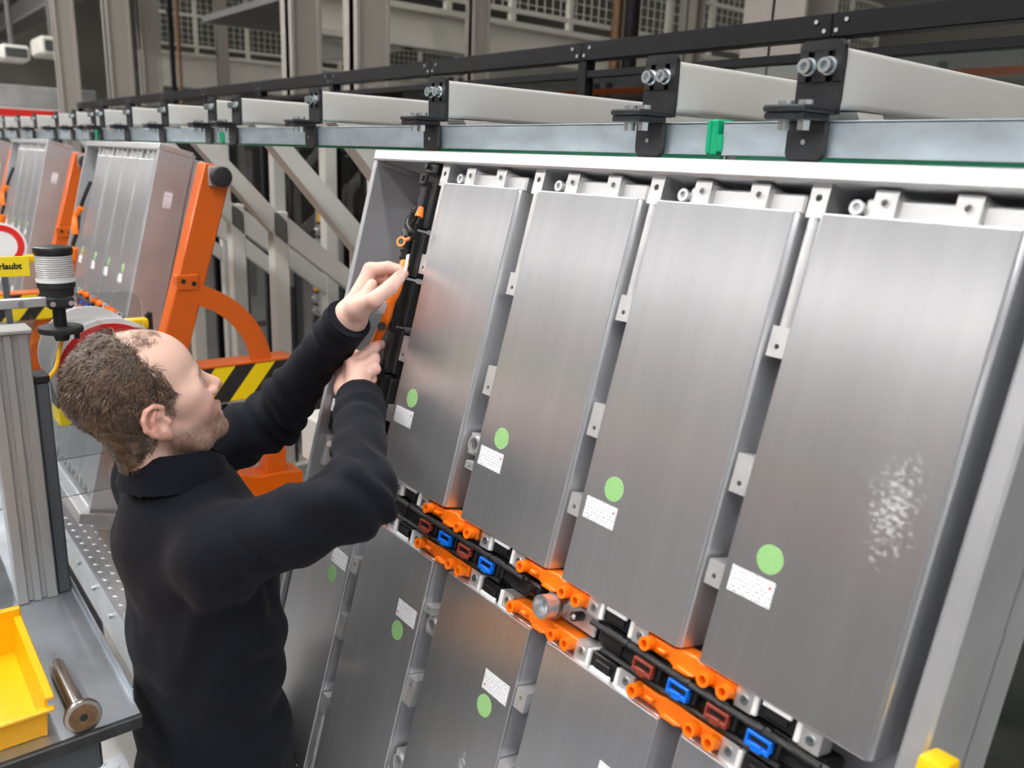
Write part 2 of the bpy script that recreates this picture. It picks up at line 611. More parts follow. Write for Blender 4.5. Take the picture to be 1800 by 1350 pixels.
def make_module():
    """local frame: x along the row, y into the tray, z up the tray; origin at the base centre of the face"""
    e = empty('battery_module')
    h2 = MW / 2
    MB().box(-h2 + .0006, h2, .003, MD, 0, MH, .005, seg=3).build('housing', M['alu'], e, angle=15)
    MB().box(-h2, h2 - .0045, 0, .006, .0012, MH - .0012, .0016, seg=2).build('face_plate', M['alu'], e, angle=15)
    # cast end frame along the top with two screw lugs and a corner screw
    f = MB()
    f.box(-h2 + .036, h2 - .002, .012, .05, MH - .003, MH + .019, .0025)
    fl = f.build('end_casting', M['alu_cast'], e)
    for x in (-.036, .040):
        lm = MB()
        lm.pocket_box(x - .0115, x + .0115, .005, .03, MH - .001, MH + .0255, x, MH + .0135, .0034, .014)
        lm.prism([(x + .0115, .008), (x + .0115, .03), (x + .021, .03)], 'Z', MH, MH + .022)
        lo = lm.build('screw_lug', M['alu_cast'], fl)
    for x in (-.036, .040):
        MB().ring((x, .0052, MH + .0135), (0, -1, 0), .0046, .0034, .0010, 14).build('screw_hole', M['alu_cast'], fl)
    s = MB()
    s.ring((-.064, .012, MH + .008), (0, -1, 0), .0075, .004, .006, mt=M['alu_cast'])
    s.cyl((-.064, .012, MH + .008), (-.064, .008, MH + .008), .004, n=12, mt=M['zinc'])
    s.build('corner_screw', None, e)
    # long left rib with its fixing tab
    r = MB()
    r.cyl((-h2 - .0105, .0105, .352), (-h2 - .0105, .0105, MH - .004), .0068, n=14)
    r.box(-h2 - .0165, -h2 + .002, .012, .06, .345, MH - .004, .002)
    r.build('side_rib', M['alu_cast'], e)
    t = MB()
    t.pocket_box(-h2 - .0195, -h2 + .001, .004, .045, MH - .006, MH + .030, -h2 - .0095, MH + .014, .0038, .016, M['alu_cast'])
    t.build('fixing_tab', None, e)
    for zc, hh in ((.345, .016), (.2035, .021), (.094, .0135)):
        t = MB()
        t.pocket_box(-h2 - .021, -h2 - .001, .003, .035, zc - hh, zc + hh, -h2 - .011, zc - hh + .011, .0028, .014, M['alu_cast'])
        t.build('side_lug', None, e, angle=20)
    # connector end along the bottom: two lugs with a socket between them
    b = MB()
    b.box(-.046, .046, .018, .05, -.016, .004, .002)
    bc = b.build('connector_casting', M['alu_cast'], e)
    for x in (-.037, .037):
        t = MB()
        t.pocket_box(x - .0105, x + .0105, .006, .03, -.022, .002, x, -.0115, .0024, .012, M['alu_cast'])
        t.ring((x, .0062, -.0115), (0, -1, 0), .0048, .0024, .0016, 14, M['zinc'])
        t.build('screw_lug', None, bc)
    MB().box(-.022, .022, .008, .03, -.0195, .001, .0015).box(-.012, .012, .004, .012, -.014, -.002, .001).build('socket', M['black'], bc)
    t = MB()
    t.box(-.027, -.021, .004, .03, -.0205, .001, .001)
    t.box(.021, .027, .004, .03, -.0205, .001, .001)
    t.box(-.016, .016, .002, .006, -.004, .0015, .0008)
    t.build('socket_clip', M['white'], bc)
    # stickers
    lb = MB()
    lb.box(-.0257, .0257, -.0004, .0, -.0136, .0136, .00015)
    lab = lb.build('type_label', M['paper'], e, (-h2 + .0345, 0, .1)); lab['label'] = 'white printed type label'
    MB().cyl((.021, -.0007, .0065), (.021, -.0003, .0065), .0013, n=10).build('red_mark', M['red'], lab)
    g = MB()
    g.cyl((0, 0, 0), (0, -.0004, 0), .0148, n=32)
    gd = g.build('dot_sticker', M['green'], e, (-h2 + .047, 0, .1335)); gd['label'] = 'light green round sticker'
    return e


SQ = {0.0: 1.0}      # the farther packs measure narrower: their width along the row, about the right wall


def place(o, u, v, n=0, flip=False, dx=0.0):
    k = SQ.get(dx, 1.0)
    o.location = W(.889 + (u - .889) * k, v, n) + Vector((dx, 0, 0))
    o.scale = (k, 1, 1)
    o.rotation_euler = (ROT @ PI_Y if flip else ROT).to_euler()
    return o


UP_L = [-.0075, .2245, .4420, .6580]
LO_L = [-.2210, -.0030, .2215, .4395, .6565]
module0 = make_module()
index_children()
first = [True]
ORD = ['first', 'second', 'third', 'fourth', 'fifth']
TOP_FACE, LOW_TOP = 0.0, -.5595


MODS = []


def module_row(packtext, dx, rows, grp):
    for r in rows:
        for i, ul in enumerate(UP_L if r == 'upper' else LO_L):
            o = module0 if first[0] else copy_tree(module0)
            first[0] = False
            if r == 'upper':
                place(o, ul + MW / 2, -MH, 0, False, dx)
            else:
                place(o, ul + MW / 2, LOW_TOP, 0, True, dx)
            MODS.append((o, r, i, dx))
            side = 'cable bay' if r == 'upper' else 'left tray wall'
            tag(o, f'aluminium battery module, {ORD[i]} from the {side}, {r} row {packtext}', 'battery module', grp)


module_row('of the worked-on pack', 0, ('upper', 'lower'), 'modules of the worked-on pack')


# where a lifting boss fills the gap the neighbouring side lug is short and sits just below it
index_children()
# rub marks on two of the faces
for nm, args in (('battery_module.003', (.052, .222, .024, .058)), ('battery_module.006', (-.034, .235, .010, .030))):
    for c in CHILD[nm]:
        if c.name.startswith('face_plate'):
            c.data = c.data.copy()
            c.data.materials.clear()
            c.data.materials.append(scuffed(M['alu'], *args))


# ------------------------------------------------------------------ tray
def make_tray():
    e = empty('battery_tray')
    place(e, .32, -1.10, 0)
    du, dv = -.32, 1.10

    def part(name, mb, mt, parent=e):
        o = mb.build(name, mt, parent)
        return o

    def bx(mb, u0, u1, v0, v1, n0, n1, bev=.0015, mt=None):
        return mb.box(u0 + du, u1 + du, -n1, -n0, v0 + dv, v1 + dv, bev, mt)
    part('top_wall', bx(MB(), -.239, .889, .0285, .0475, -.098, .006, .0025), M['alu_lip'])
    part('side_wall', bx(MB(), -.239, -.2265, -1.10, .0285, -.098, .004), M['alu_tray'])
    part('side_wall', bx(MB(), .868, .889, -1.10, .0285, -.165, .004, .003), M['alu_tray'])
    part('bottom_wall', bx(MB(), -.239, .889, -1.10, -1.085, -.098, .004), M['alu_tray'])
    part('base_plate', bx(MB(), -.239, .889, -1.10, .04, -.104, -.096, .001), M['alu_tray'])
    # weld seam in the upper corner of the cable bay
    s = MB()
    for k in range(14):
        n = -.006 - .0062 * k
        s.cyl((-.2215 + du, -n, .0255 + dv), (-.2205 + du, -n + .006, .0262 + dv), .0052 + .0012 * random.random(), n=8)
    part('weld_seam', s, M['alu_shaded'])
    # seat rails behind the modules and the lifting bosses between the columns
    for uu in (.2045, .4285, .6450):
        part('cross_rail', bx(MB(), uu - .011, uu + .011, -1.085, .0285, -.096, -.060, .002), M['alu_shaded'])
    for uu, vv, w0, w1 in ((.2055, -.374, .0135, .0155), (.2075, -.6545, .0135, .0135), (.2055, -.8760, .0135, .0135), (.4255, -.868, .0130, .0130)):
        b = MB()
        b.pocket_box(uu - w0 + du, uu + w1 + du, .012, .055, vv - .0155 + dv, vv + .0155 + dv, uu + du - .001, vv + dv, .0095, .034, M['alu_cast'], n=24)
        b.ring((uu + du - .001, .0122, vv + dv), (0, -1, 0), .0122, .0095, .004, 24, M['alu_cast'])
        part('lifting_boss', b, None)
    # folded rail that carries the tray at its foot
    part('foot_rail', bx(bx(MB(), -.25, .90, -1.135, -1.10, -.10, .03, .002), -.25, .90, -1.15, -1.135, -.10, -.02, .002), M['alu_shaded'])
    # two grey rails fixed to the outside of the right wall
    for n0 in (-.118, -.140):
        part('side_channel', bx(MB(), .889, .905, -.20, .03, n0 - .014, n0, .002), M['alu_tray'])
    lab = part('type_label', bx(MB(), .8892, .8896, -.135, -.085, -.060, -.035, .0001), M['paper'])
    return e


tray0 = make_tray()
BOSS_LUGS = {'battery_module.001': ((.094, .0765),), 'battery_module.005': ((.094, .0730), (.345, .3605))}


def trim_lugs(o, src):
    for zc, zn in BOSS_LUGS.get(src, ()):
        for c in CHILD[o.name]:
            if c.name.startswith('side_lug') and abs(sum(v.co.z for v in c.data.vertices) / len(c.data.vertices) - zc) < .01:
                c.scale.z = .42 if zc < .2 else .5
                c.location.z = zn - zc * c.scale.z


index_children()
for nm in BOSS_LUGS:
    trim_lugs(bpy.data.objects[nm], nm)
tag(tray0, 'welded aluminium battery tray holding the modules the worker is wiring', 'battery tray', 'battery trays along the line')


# ------------------------------------------------------------------ busbar covers, harness
def make_busbar():
    e = empty('busbar_cover')
    b = MB()
    b.prism([(-.062, -.0095), (-.028, -.0095), (-.020, -.013), (.006, -.013), (.018, -.0085), (.060, -.0085), (.060, .0085), (.014, .0085), (.004, .012), (-.018, .010), (-.026, .0065), (-.062, .0065)], 'Y', .006, .030, bev=.0018)
    b.build('cover_body', M['orange'], e)
    b = MB()
    b.prism([(-.018, -.011), (.004, -.011), (.012, -.006), (-.012, -.004)], 'Y', -.001, .010, bev=.0015)
    b.build('cover_hump', M['orange'], e)
    MB().box(-.041, -.030, -.002, .008, -.0028, .0016, .0012).build('catch', M['orange'], e)
    for x in (-.0555, .0255, .0505):
        r = MB()
        r.ring((x, .010, -.001), (0, -1, 0), .0078, .0042, .017, mt=M['orange'])
        r.cyl((x, .006, -.001), (x, .004, -.001), .0043, n=12, mt=M['orange'])
        r.build('bolt_sleeve', None, e)
    return e


bus0 = make_busbar()
index_children()
bfirst = True
for gi, gu in enumerate((.2035, .4285, .6465)):
    for r, vv in (('upper', -.4905), ('lower', -.5465)):
        o = bus0 if bfirst else copy_tree(bus0)
        bfirst = False
        place(o, gu, vv, 0.0, False)
        tag(o, f'orange plastic busbar cover in the {ORD[gi]} gap between {r} modules, counted from the worker', 'busbar cover', 'orange busbar covers of the worked-on pack')
o = place(copy_tree(bus0), -.0158, -.5465)
tag(o, 'orange plastic busbar cover half hidden behind the elbow, lower module row', 'busbar cover', 'orange busbar covers of the worked-on pack')


def connector(e, x, z, col, name):
    b = MB()
    b.box(x - .0185, x + .0185, .006, .03, z - .0105, z + .0105, .002, mt=M['black'])
    b.box(x - .014, x + .014, -.003, .004, z + .0045, z + .0078, .0006, mt=col)
    b.box(x - .014, x - .0112, -.003, .004, z - .0075, z + .0075, .0006, mt=col)
    b.box(x + .0112, x + .014, -.003, .004, z - .0075, z + .0075, .0006, mt=col)
    b.box(x - .014, x - .006, -.003, .004, z - .0075, z - .0030, .0006, mt=col)
    b.box(x + .005, x + .014, -.003, .004, z - .0075, z - .0030, .0006, mt=col)
    b.box(x - .006, x + .005, -.0035, .004, z - .0095, z - .0020, .0008, mt=col)
    b.box(x - .0115, x + .0115, .0, .003, z - .004, z + .006, .0004, mt=col)
    b.box(x - .010, x + .010, -.0006, .002, z - .0015, z + .0042, .0003, mt=M['black'])
    b.bm.transform(Matrix.Translation((0, -.005, 0)))
    return b.build(name, None, e)


def make_harness(length, conns):
    e = empty('wiring_harness')
    b = MB()
    b.box(0, length, .012, .05, -.016, .0110, .004)
    for k in range(int(length / .05)):
        b.box(.012 + k * .05, .042 + k * .05, .006, .02, -.0135, .0108, .003)
    b.build('cable_duct', M['black'], e)
    pts = [(t * length, -.0046 + .0004 * math.sin(9 * t), .0122 + .0003 * math.sin(5.2 * t + 1)) for t in [k / 14 for k in range(15)]]
    MB().tube(spline(pts, 3), .0036, 8).build('cable', M['black_ribbed'], e)
    pts = [(t * length * .8 + .02, .0015, -.0138 + .0003 * math.cos(7 * t)) for t in [k / 12 for k in range(13)]]
    MB().tube(spline(pts, 3), .0030, 8).build('cable', M['black_ribbed'], e)
    for k in range(3):
        x = length * (.18 + .3 * k)
        MB().ring((x, -.0046, .0122), (1, 0, 0), .0044, .0036, .005, n=12).build('cable_tie', M['black'], e)
    for x, col in conns:
        connector(e, x, -.001, M[col], f'{col}_connector')
    b = MB()
    b.box(length - .012, length + .022, .006, .03, -.008, .010, .003)
    b.cyl((length + .012, .004, .003), (length + .012, -.004, .003), .0055, n=12)
    b.build('end_plug', M['black'], e)
    return e


hA = place(make_harness(.345, [(.118, 'brown'), (.170, 'blue'), (.219, 'brown'), (.270, 'blue')]), .038, -.516, 0)
tag(hA, 'black wiring harness with blue and brown sockets between worker and silver coolant fitting', 'wiring harness', 'harnesses of the worked-on pack')
hB = place(make_harness(.300, [(.087, 'brown'), (.137, 'blue'), (.188, 'brown'), (.238, 'blue')]), .510, -.516, 0)
tag(hB, 'black wiring harness with blue and brown sockets beyond the silver coolant fitting', 'wiring harness', 'harnesses of the worked-on pack')

# silver coolant fitting in the middle of the pack
e = empty('coolant_fitting')
place(e, .437, -.5175, 0)
MB().box(-.029, .062, .020, .026, -.0155, .012, .002).build('mounting_plate', M['alu_cast'], e)
b = MB()
b.ring((0, .0, 0), (0, -1, 0), .0150, .0115, .018, 28, M['alu'])
b.ring((0, .022, 0), (0, -1, 0), .0125, .0095, .024, 28, M['alu'])
b.cyl((0, -.002, 0), (0, .004, 0), .0114, n=24, mt=M['alu_cast'])
b.build('pipe_stub', None, e)
MB().ring((0, .006, 0), (0, -1, 0), .0165, .0125, .005, 24).build('hose_clamp', M['steel'], e)
for x, z in ((.036, .002), (-.0225, -.004)):
    b = MB()
    b.cyl((x, .02, z), (x, .004, z), .006, n=12, mt=M['black'])
    b.cyl((x, .004, z), (x, .001, z), .004, .002, n=12, mt=M['zinc'])
    b.build('plug', None, e)
tag(e, 'turned silver coolant pipe fitting on a plate between the two wiring harnesses', 'pipe fitting')

# ------------------------------------------------------------------ the open cable bay beside the worker's hands
e = empty('cable_channel')
place(e, -.055, -.42, 0)
ch = MB()
for k in range(5):
    z0 = .012 + k * .082
    ch = MB()
    ch.box(-.012, .004, -.004, .02, z0, z0 + .078, .002)
    ch.box(.0052, .019, .004, .03, z0 + .002, z0 + .076, .002)
    ch.build('channel_segment', M['black_matt'], e)
for k in range(6):
    z0 = .010 + k * .082
    c = MB()
    c.box(-.013, .006, -.010, -.002, z0 - .009, z0 + .009, .002)
    c.box(-.006, .001, -.0125, -.008, z0 - .003, z0 + .006, .001)
    c.build('clip', M['black'], e)
c = MB()
c.box(-.014, .020, -.002, .03, .430, .449, .003)
c.cyl((-.004, -.003, .442), (-.004, -.008, .442), .0045, n=10)
c.build('end_cap', M['black'], e)
tag(e, 'long matt black plastic cable channel with square clips along the edge of the first module', 'cable channel')

def lp(x, y, n, u0, v0):
    """photo pixel on the plane n above the module faces, in the frame placed at (u0, v0)"""
    r = ray(x, y)
    p = CAM + r * ((ORG + NN * n - CAM).dot(NN) / r.dot(NN)) - W(u0, v0, 0)
    return Vector((p.dot(UU), -n, p.dot(VV)))


e = empty('cable_bundle')
place(e, -.12, -.40, 0)
q = lambda x, y, n: lp(x, y, n, -.12, -.40)
pts = [q(742, 354, -.045), q(729, 376, -.043), q(717, 392, -.020), q(713, 404, .002), q(716, 415, .010), q(713, 432, .010), q(711, 450, .008), q(707, 470, .002), q(700, 490, -.01)]
MB().tube(spline(pts, 5), [.0080 + .0012 * math.sin(1.9 * k) for k in range(41)], 10).build('wrapped_cable', M['black_ribbed'], e)
pts = [q(719, 386, .014), q(718, 396, .020), q(724, 406, .022), q(728, 414, .016), q(722, 422, .014)]
MB().tube(spline(pts, 5), .0034, 8).build('wire', M['black'], e)
MB().tube(spline([q(732, 381, .015), q(729, 388, .013), q(724, 396, .012)], 5), .0030, 8).build('wire', M['black'], e)
MB().cyl(q(741, 364, .012), q(736, 381, .014), .0040, .0072, n=12).build('insulating_sleeve', M['orange'], e)
b = MB()
b.ring(q(706, 425, .020), (.45, -1, .15), .0088, .0050, .0024, 20)
b.cyl(q(712, 423, .020), q(722, 418, .016), .0032, n=8)
b.build('ring_terminal', M['copper'], e)
tag(e, 'black wrapped cable bundle with copper ring terminal above the upper hand', 'cable')

# orange high-voltage cable between the hands
e = empty('orange_cable')
place(e, -.12, -.42, 0)
q = lambda x, y, n: lp(x, y, n, -.12, -.42)
pts = [q(711, 462, .012), q(706, 480, .020), q(696, 512, .026), q(687, 530, .028), q(680, 556, .026), q(670, 580, .022), q(660, 602, .014), q(650, 622, .002), q(645, 640, -.006)]
MB().tube(spline(pts, 6), .0080, 12).build('cable', M['orange'], e)
b = MB()
b.cyl(q(684, 531, .0275), q(677, 552, .0265), .0092, n=16)
b.build('paper_sleeve', M['paper'], e)
p0, p1, p2, p3 = q(682, 531, .036), q(676, 551, .035), q(659, 551, .040), q(671, 535, .040)
bm3 = bmesh.new()
f4 = [bm3.verts.new(t) for t in (p0, p1, p2, p3)]
bm3.faces.new(f4)
r3 = bmesh.ops.solidify(bm3, geom=bm3.faces[:], thickness=.0005)
b = MB()
b._add(bm3, M['paper'])
b.build('flag_label', None, e)
MB().cyl(q(671, 574, .028), q(671, 574, .040), .0072, n=18).build('cable_clip', M['black'], e)
b = MB()
b.prism([(0, 0), (.008, .003), (.006, .030), (-.002, .028)], 'Y', 0, .0006)
sl = b.build('white_strip', M['white'], e, q(709, 478, .030))
tag(e, 'bright orange high-voltage cable with a white flag label held between the two hands', 'cable')

# black junction box with orange plugs in the bottom of the bay
e = empty('junction_box')
place(e, -.13, -.54, 0)
MB().box(-.055, .085, .045, .092, .022, .30, .008, seg=2).build('box', M['black'], e)
b = MB()
rnd = random.Random(11)
for k in range(16):
    z = rnd.uniform(.045, .20)
    s = rnd.uniform(.008, .015)
    x = rnd.uniform(-.03, .046 - s) if z + s > .12 else rnd.uniform(-.03, .068)
    b.box(x - s, x + s, rnd.uniform(.0, .02), .05, z - s * .8, z + s * .8, .003)
b.build('connector_block', M['black'], e)
for k in range(4):
    x = (.004, -.006, .002, .010)[k]
    z = .07 + k * .045
    MB().cyl((x - .022, .012, z - .01), (x + .02, .002, z + .012), .011, n=14).build('plug_barrel', M['black_matt'], e)
for k, (x, z, s) in enumerate(((.030, .165, .014), (.018, .120, .015), (.012, .085, .013), (.048, .19, .008), (-.038, .11, .014))):
    b = MB()
    b.box(x - s, x + s, -.002, .04, z - s * .7, z + s * .7, .003)
    b.cyl((x, -.004, z), (x, .002, z), s * .55, n=12)
    b.build('high_voltage_plug', M['orange'], e)
b = MB()
b.box(.044, .059, -.006, .01, .168, .182, .002)
b.build('red_lock', M['red'], e)
for k in range(5):
    p0 = (rnd.uniform(-.05, .02), rnd.uniform(.0, .02), rnd.uniform(.05, .1))
    p1 = (rnd.uniform(-.02, .03), rnd.uniform(-.01, .01), rnd.uniform(.12, .18))
    p2 = (rnd.uniform(-.01, .035), rnd.uniform(.01, .03), rnd.uniform(.155, .185))
    MB().tube(spline([p0, p1, p2], 6), .0042, 8).build('wire', M['black_ribbed'], e)
tag(e, 'black junction box packed with plugs and orange connectors beside the lower hand', 'junction box')

# plug sockets bolted to the inside of the tray's left wall
e = empty('wall_connector')
place(e, -.2265, -.56, 0)
MB().box(0, .012, .012, .06, .09, .16, .004).build('socket_frame', M['black'], e)
MB().box(.002, .022, .02, .05, .10, .122, .003).build('orange_plug', M['orange'], e)
MB().box(.004, .020, .008, .03, .126, .150, .002).build('white_label', M['white'], e)
tag(e, 'black and white plug on the inner tray wall behind the lower sleeve', 'connector')
e = empty('wall_connector')
place(e, -.2265, -.628, 0)
b = MB()
b.box(0, .014, .01, .07, .09, .15, .008, seg=2, mt=M['alu_cast'])
b.cyl((.008, .04, .12), (.03, .036, .12), .018, n=20, mt=M['black'])
b.cyl((.008, .018, .135), (.02, .014, .135), .006, n=10, mt=M['zinc'])
b.build('flange_socket', None, e)
MB().tube(spline([(.02, .036, .12), (.040, .030, .118), (.058, .034, .106)], 5), .006, 8).build('cable', M['black_ribbed'], e)
tag(e, 'round black socket with a cast silver flange low on the inner tray wall', 'connector')

# ------------------------------------------------------------------ overhead rail, tubes, brackets, portal frames
RY, RZ0, RZ1 = 0.912, 2.019, 2.0585
BX = [-.577, -.823, -1.378, -1.900, -2.398, -2.593, -3.052, -3.487, -3.897, -4.045, -4.407, -4.790, -5.35, -5.85, -6.4, -6.9, -7.6, -8.3]
cuts = [0.9, -0.715, -2.495, -3.97, -5.6, -9.5]
seg_txt = ['above the worked-on pack beside the two largest brackets', 'with green end clips running above the cable bay', 'above the second pack of the line', 'above the third pack of the line', 'at the far end of the line']
for k in range(5):
    x1, x0 = cuts[k] - .012, cuts[k + 1] + .012
    e = empty('galvanised_rail', ((x0 + x1) / 2, RY, RZ0))
    L2 = (x1 - x0) / 2
    b = MB()
    b.box(-L2, L2, 0, .002, 0, RZ1 - RZ0, .0004)
    b.box(-L2, L2, 0, .041, RZ1 - RZ0 - .002, RZ1 - RZ0 + .001, .0004)
    b.box(-L2, L2, .039, .041, 0, RZ1 - RZ0, .0004)
    b.box(-L2, L2, 0, .012, -.001, .001, .0004)
    b.build('channel', M['galv'], e)
    MB().box(-L2, L2, .030, .038, -.006, .0, .001).build('seal_strip', M['green_clip'], e)
    tag(e, f'galvanised steel channel rail {seg_txt[k]}', 'rail', 'rail sections along the line')
for k, x in enumerate(cuts[1:4]):
    b = MB()
    b.box(-.006, .006, -.005, .03, 0, .045, .002)
    b.box(-.010, -.004, -.007, .0, .002, .043, .001)
    b.box(.004, .013, -.003, .02, .004, .026, .001)
    o = b.build('rail_end_clip', M['green_clip'], None, (x, RY, RZ0 - .001))
    tag(o, f'green plastic clip closing the rail joint beside the {["second", "fifth", "ninth"][k]} bracket', 'clip', 'green rail clips')


def make_bracket():
    e = empty('angle_bracket')
    # lower angle screwed to the rail
    b = MB()
    b.prism([(-.026, -.004), (-.026, .034), (.026, .034), (.026, -.004), (.020, -.012), (-.020, -.012)], 'Y', -.010, -.002, bev=.002)
    b.box(-.026, .026, -.060, -.004, .033, .041, .002)
    b.build('lower_angle', M['blacksteel'], e)
    u = MB()
    u.box(-.027, .027, -.062, .010, .0415, .049, .002)
    u.prism([(-.028, .112), (-.028, .118), (-.023, .124), (.023, .124), (.028, .118), (.028, .112)], 'Y', .003, .011)
    for a_, c_ in ((-.028, -.0172), (-.0088, .0088), (.0172, .028)):      # the plate between its two slots
        u.box(a_, c_, .003, .011, .077, .1125)
    u.box(-.028, .028, .003, .011, .042, .078)
    ua = u.build('upper_angle', M['blacksteel'], e)
    for x in (-.013, .013):
        t = MB()
        t.cyl((x, .004, .095), (x, -.001, .095), .0105, n=20, mt=M['zinc'])
        t.ring((x, -.001, .095), (0, -1, 0), .0085, .0045, .010, 18, M['zinc'])
        t.cyl((x, -.001, .095), (x, -.005, .095), .0046, n=6, mt=M['zinc'])
        t.build('socket_bolt', None, e)
        t = MB()
        t.cyl((x, -.036, .034), (x, -.036, .022), .0078, n=6, mt=M['zinc'])
        t.cyl((x, -.036, .050), (x, -.036, .055), .0088, n=16, mt=M['zinc'])
        t.build('hex_bolt', None, e)
    MB().cyl((0, -.0105, .010), (0, -.013, .010), .0032, n=10).build('rivet', M['zinc'], e)
    return e


br0 = make_bracket()


def make_tube():
    def loop(h, z0, z1, r):
        out = []
        for cx_, cz_, a0 in ((h - r, z1 - r, 0), (-h + r, z1 - r, 90), (-h + r, z0 + r, 180), (h - r, z0 + r, 270)):
            for k in range(5):
                a = math.radians(a0 + 22.5 * k)
                out.append((cx_ + r * math.cos(a), cz_ + r * math.sin(a)))
        return out
    b = bmesh.new()
    rings = []
    for y, l in ((0, loop(.0315, 0, .066, .007)), (1.02, loop(.0315, 0, .066, .007)), (1.02, loop(.0285, .003, .063, .005)), (0, loop(.0285, .003, .063, .005))):
        rings.append([b.verts.new((x, y, z)) for x, z in l])
    for i in range(4):
        p, q = rings[i], rings[(i + 1) % 4]
        for k in range(20):
            b.faces.new((p[k], p[(k + 1) % 20], q[(k + 1) % 20], q[k]))
    bmesh.ops.recalc_face_normals(b, faces=b.faces[:])
    mb = MB()
    mb._add(b)
    return mb.build('support_tube', M['tube'], angle=30)


tb0 = make_tube()


def make_portal():
    e = empty('portal_frame')
    b = MB()
    b.box(-.03, .03, -.03, .03, 0, 1.78, .004)
    b.box(-.08, .08, -.08, .08, 0, .012, .003)
    b.build('post', M['frame_white'], e)
    b = MB()
    b.prism([(-.353, 2.072), (-.293, 2.072), (.03, 1.735), (.03, 1.65), (-.03, 1.70)], 'X', -.03, .03)
    b.build('knee_brace', M['frame_white'], e)
    b = MB()
    b.prism([(-.03, 1.70), (.03, 1.66), (.42, 1.36), (.42, 1.44), (.03, 1.76)], 'X', -.024, .024)
    b.build('rear_brace', M['frame_white'], e)
    MB().box(-.03, .03, .40, .46, 0, 2.072, .004).build('rear_post', M['frame_white'], e)
    MB().box(-.025, .025, .03, .40, .52, .57, .003).build('cross_bar', M['frame_white'], e)
    return e


pf0 = make_portal()
index_children()
CNT = ['first', 'second', 'third', 'fourth', 'fifth', 'sixth', 'seventh', 'eighth', 'ninth', 'tenth', 'eleventh', 'twelfth', 'thirteenth', 'fourteenth', 'fifteenth', 'sixteenth', 'seventeenth', 'eighteenth']
for k, x in enumerate(BX):
    o = br0 if k == 0 else copy_tree(br0)
    o.location = (x, RY, RZ0 + .006)
    tag(o, f'black angle bracket with zinc bolts, {CNT[k]} along the rail from the right tray wall', 'bracket', 'brackets along the rail')
    t = tb0 if k == 0 else copy_tree(tb0)
    t.location = (x, RY + .011, RZ0 + .055)
    tag(t, f'light grey square steel tube carried by the {CNT[k]} bracket along the rail', 'steel tube', 'support tubes above the line')
    if k in (0, 2, 3, 4, 6, 7, 9, 11, 13, 15):
        p = pf0 if k == 0 else copy_tree(pf0)
        p.location = (x, 1.31, 0)
        p.scale.z = 1.0
        tag(p, f'pale grey portal frame with diagonal braces under the {CNT[k]} support tube', 'steel frame', 'portal frames behind the packs')

# ------------------------------------------------------------------ tilting trolleys and the other packs of the line


def make_trolley():
    """tilting stand at the right end of a pack; local origin on the floor below the pack's right wall, x along the line"""
    e = empty('tilting_trolley')
    X0, X1 = -.03, .03
    arm = MB()
    arm.prism([(.838, 1.962), (.905, 1.945), (.905, 1.90), (.62, .95), (.545, .98), (.60, 1.17), (.715, 1.545)], 'X', X0, X1, bev=.004)
    arm.build('tilt_arm', M['orange_paint'], e)
    k = MB()
    k.box(X1 - .004, X1 + .012, .845, .902, 1.895, 1.952, .004, mt=M['mach'])
    k.cyl((X1 + .010, .873, 1.923), (X1 + .040, .873, 1.923), .029, n=28, mt=M['black_matt'], bev=.004)
    k.build('round_knob', None, e)
    arc = MB()
    cy, cz, ro, ri = .72, 1.33, .295, .235
    pts = []
    for a in range(0, 91, 6):
        A = math.radians(78 - a * .86)
        pts.append((cy + ro * math.cos(A), cz + ro * math.sin(A)))
    for a in range(90, -1, -6):
        A = math.radians(78 - a * .86)
        pts.append((cy + ri * math.cos(A), cz + ri * math.sin(A)))
    for i in range(15):
        p = MB()
        arc.prism([pts[i], pts[i + 1], pts[30 - i], pts[31 - i]], 'X', .012, .032)
    arc.box(.006, .036, .735, .80, 1.60, 1.645, .003)
    ao = arc.build('quadrant_arc', M['orange_paint'], e)
    s = MB()
    s.cyl((.0305, .755, 1.627), (.038, .755, 1.627), .007, n=12)
    s.cyl((.0305, .785, 1.619), (.038, .785, 1.619), .007, n=12)
    s.build('bolt', M['black'], ao)
    bm_ = MB().box(-.045, .045, .40, 1.085, 1.249, 1.364, .004)
    bm_.build('hazard_beam', M['hazard'], e)
    MB().box(-.047, .047, .40, 1.088, 1.362, 1.368, .001).build('beam_edge', M['orange_paint'], e)
    MB().box(-.035, .035, .98, 1.05, .97, 1.25, .004).build('column', M['orange_paint'], e)
    f = MB()
    f.prism([(.62, .90), (1.10, .90), (1.10, .975), (1.03, .985), (.95, .985), (.62, 1.10)], 'X', -.05, .05, bev=.003)
    f.build('foot_casting', M['orange_paint'], e)
    MB().box(-.20, .30, .70, 1.16, .85, .885, .004).build('base_deck', M['yellow_paint'], e)
    MB().box(-.20, .30, .72, 1.10, .0, .85, .01).build('plinth', M['mach'], e)
    c = MB()
    c.box(.012, .05, .585, .65, 1.50, 1.53, .008, seg=2)
    c.build('yellow_clamp', M['yellow_paint'], e)
    c = MB()
    c.box(.020, .034, .645, .665, 1.47, 1.545, .004)
    c.build('clamp_lever', M['black'], e)
    return e


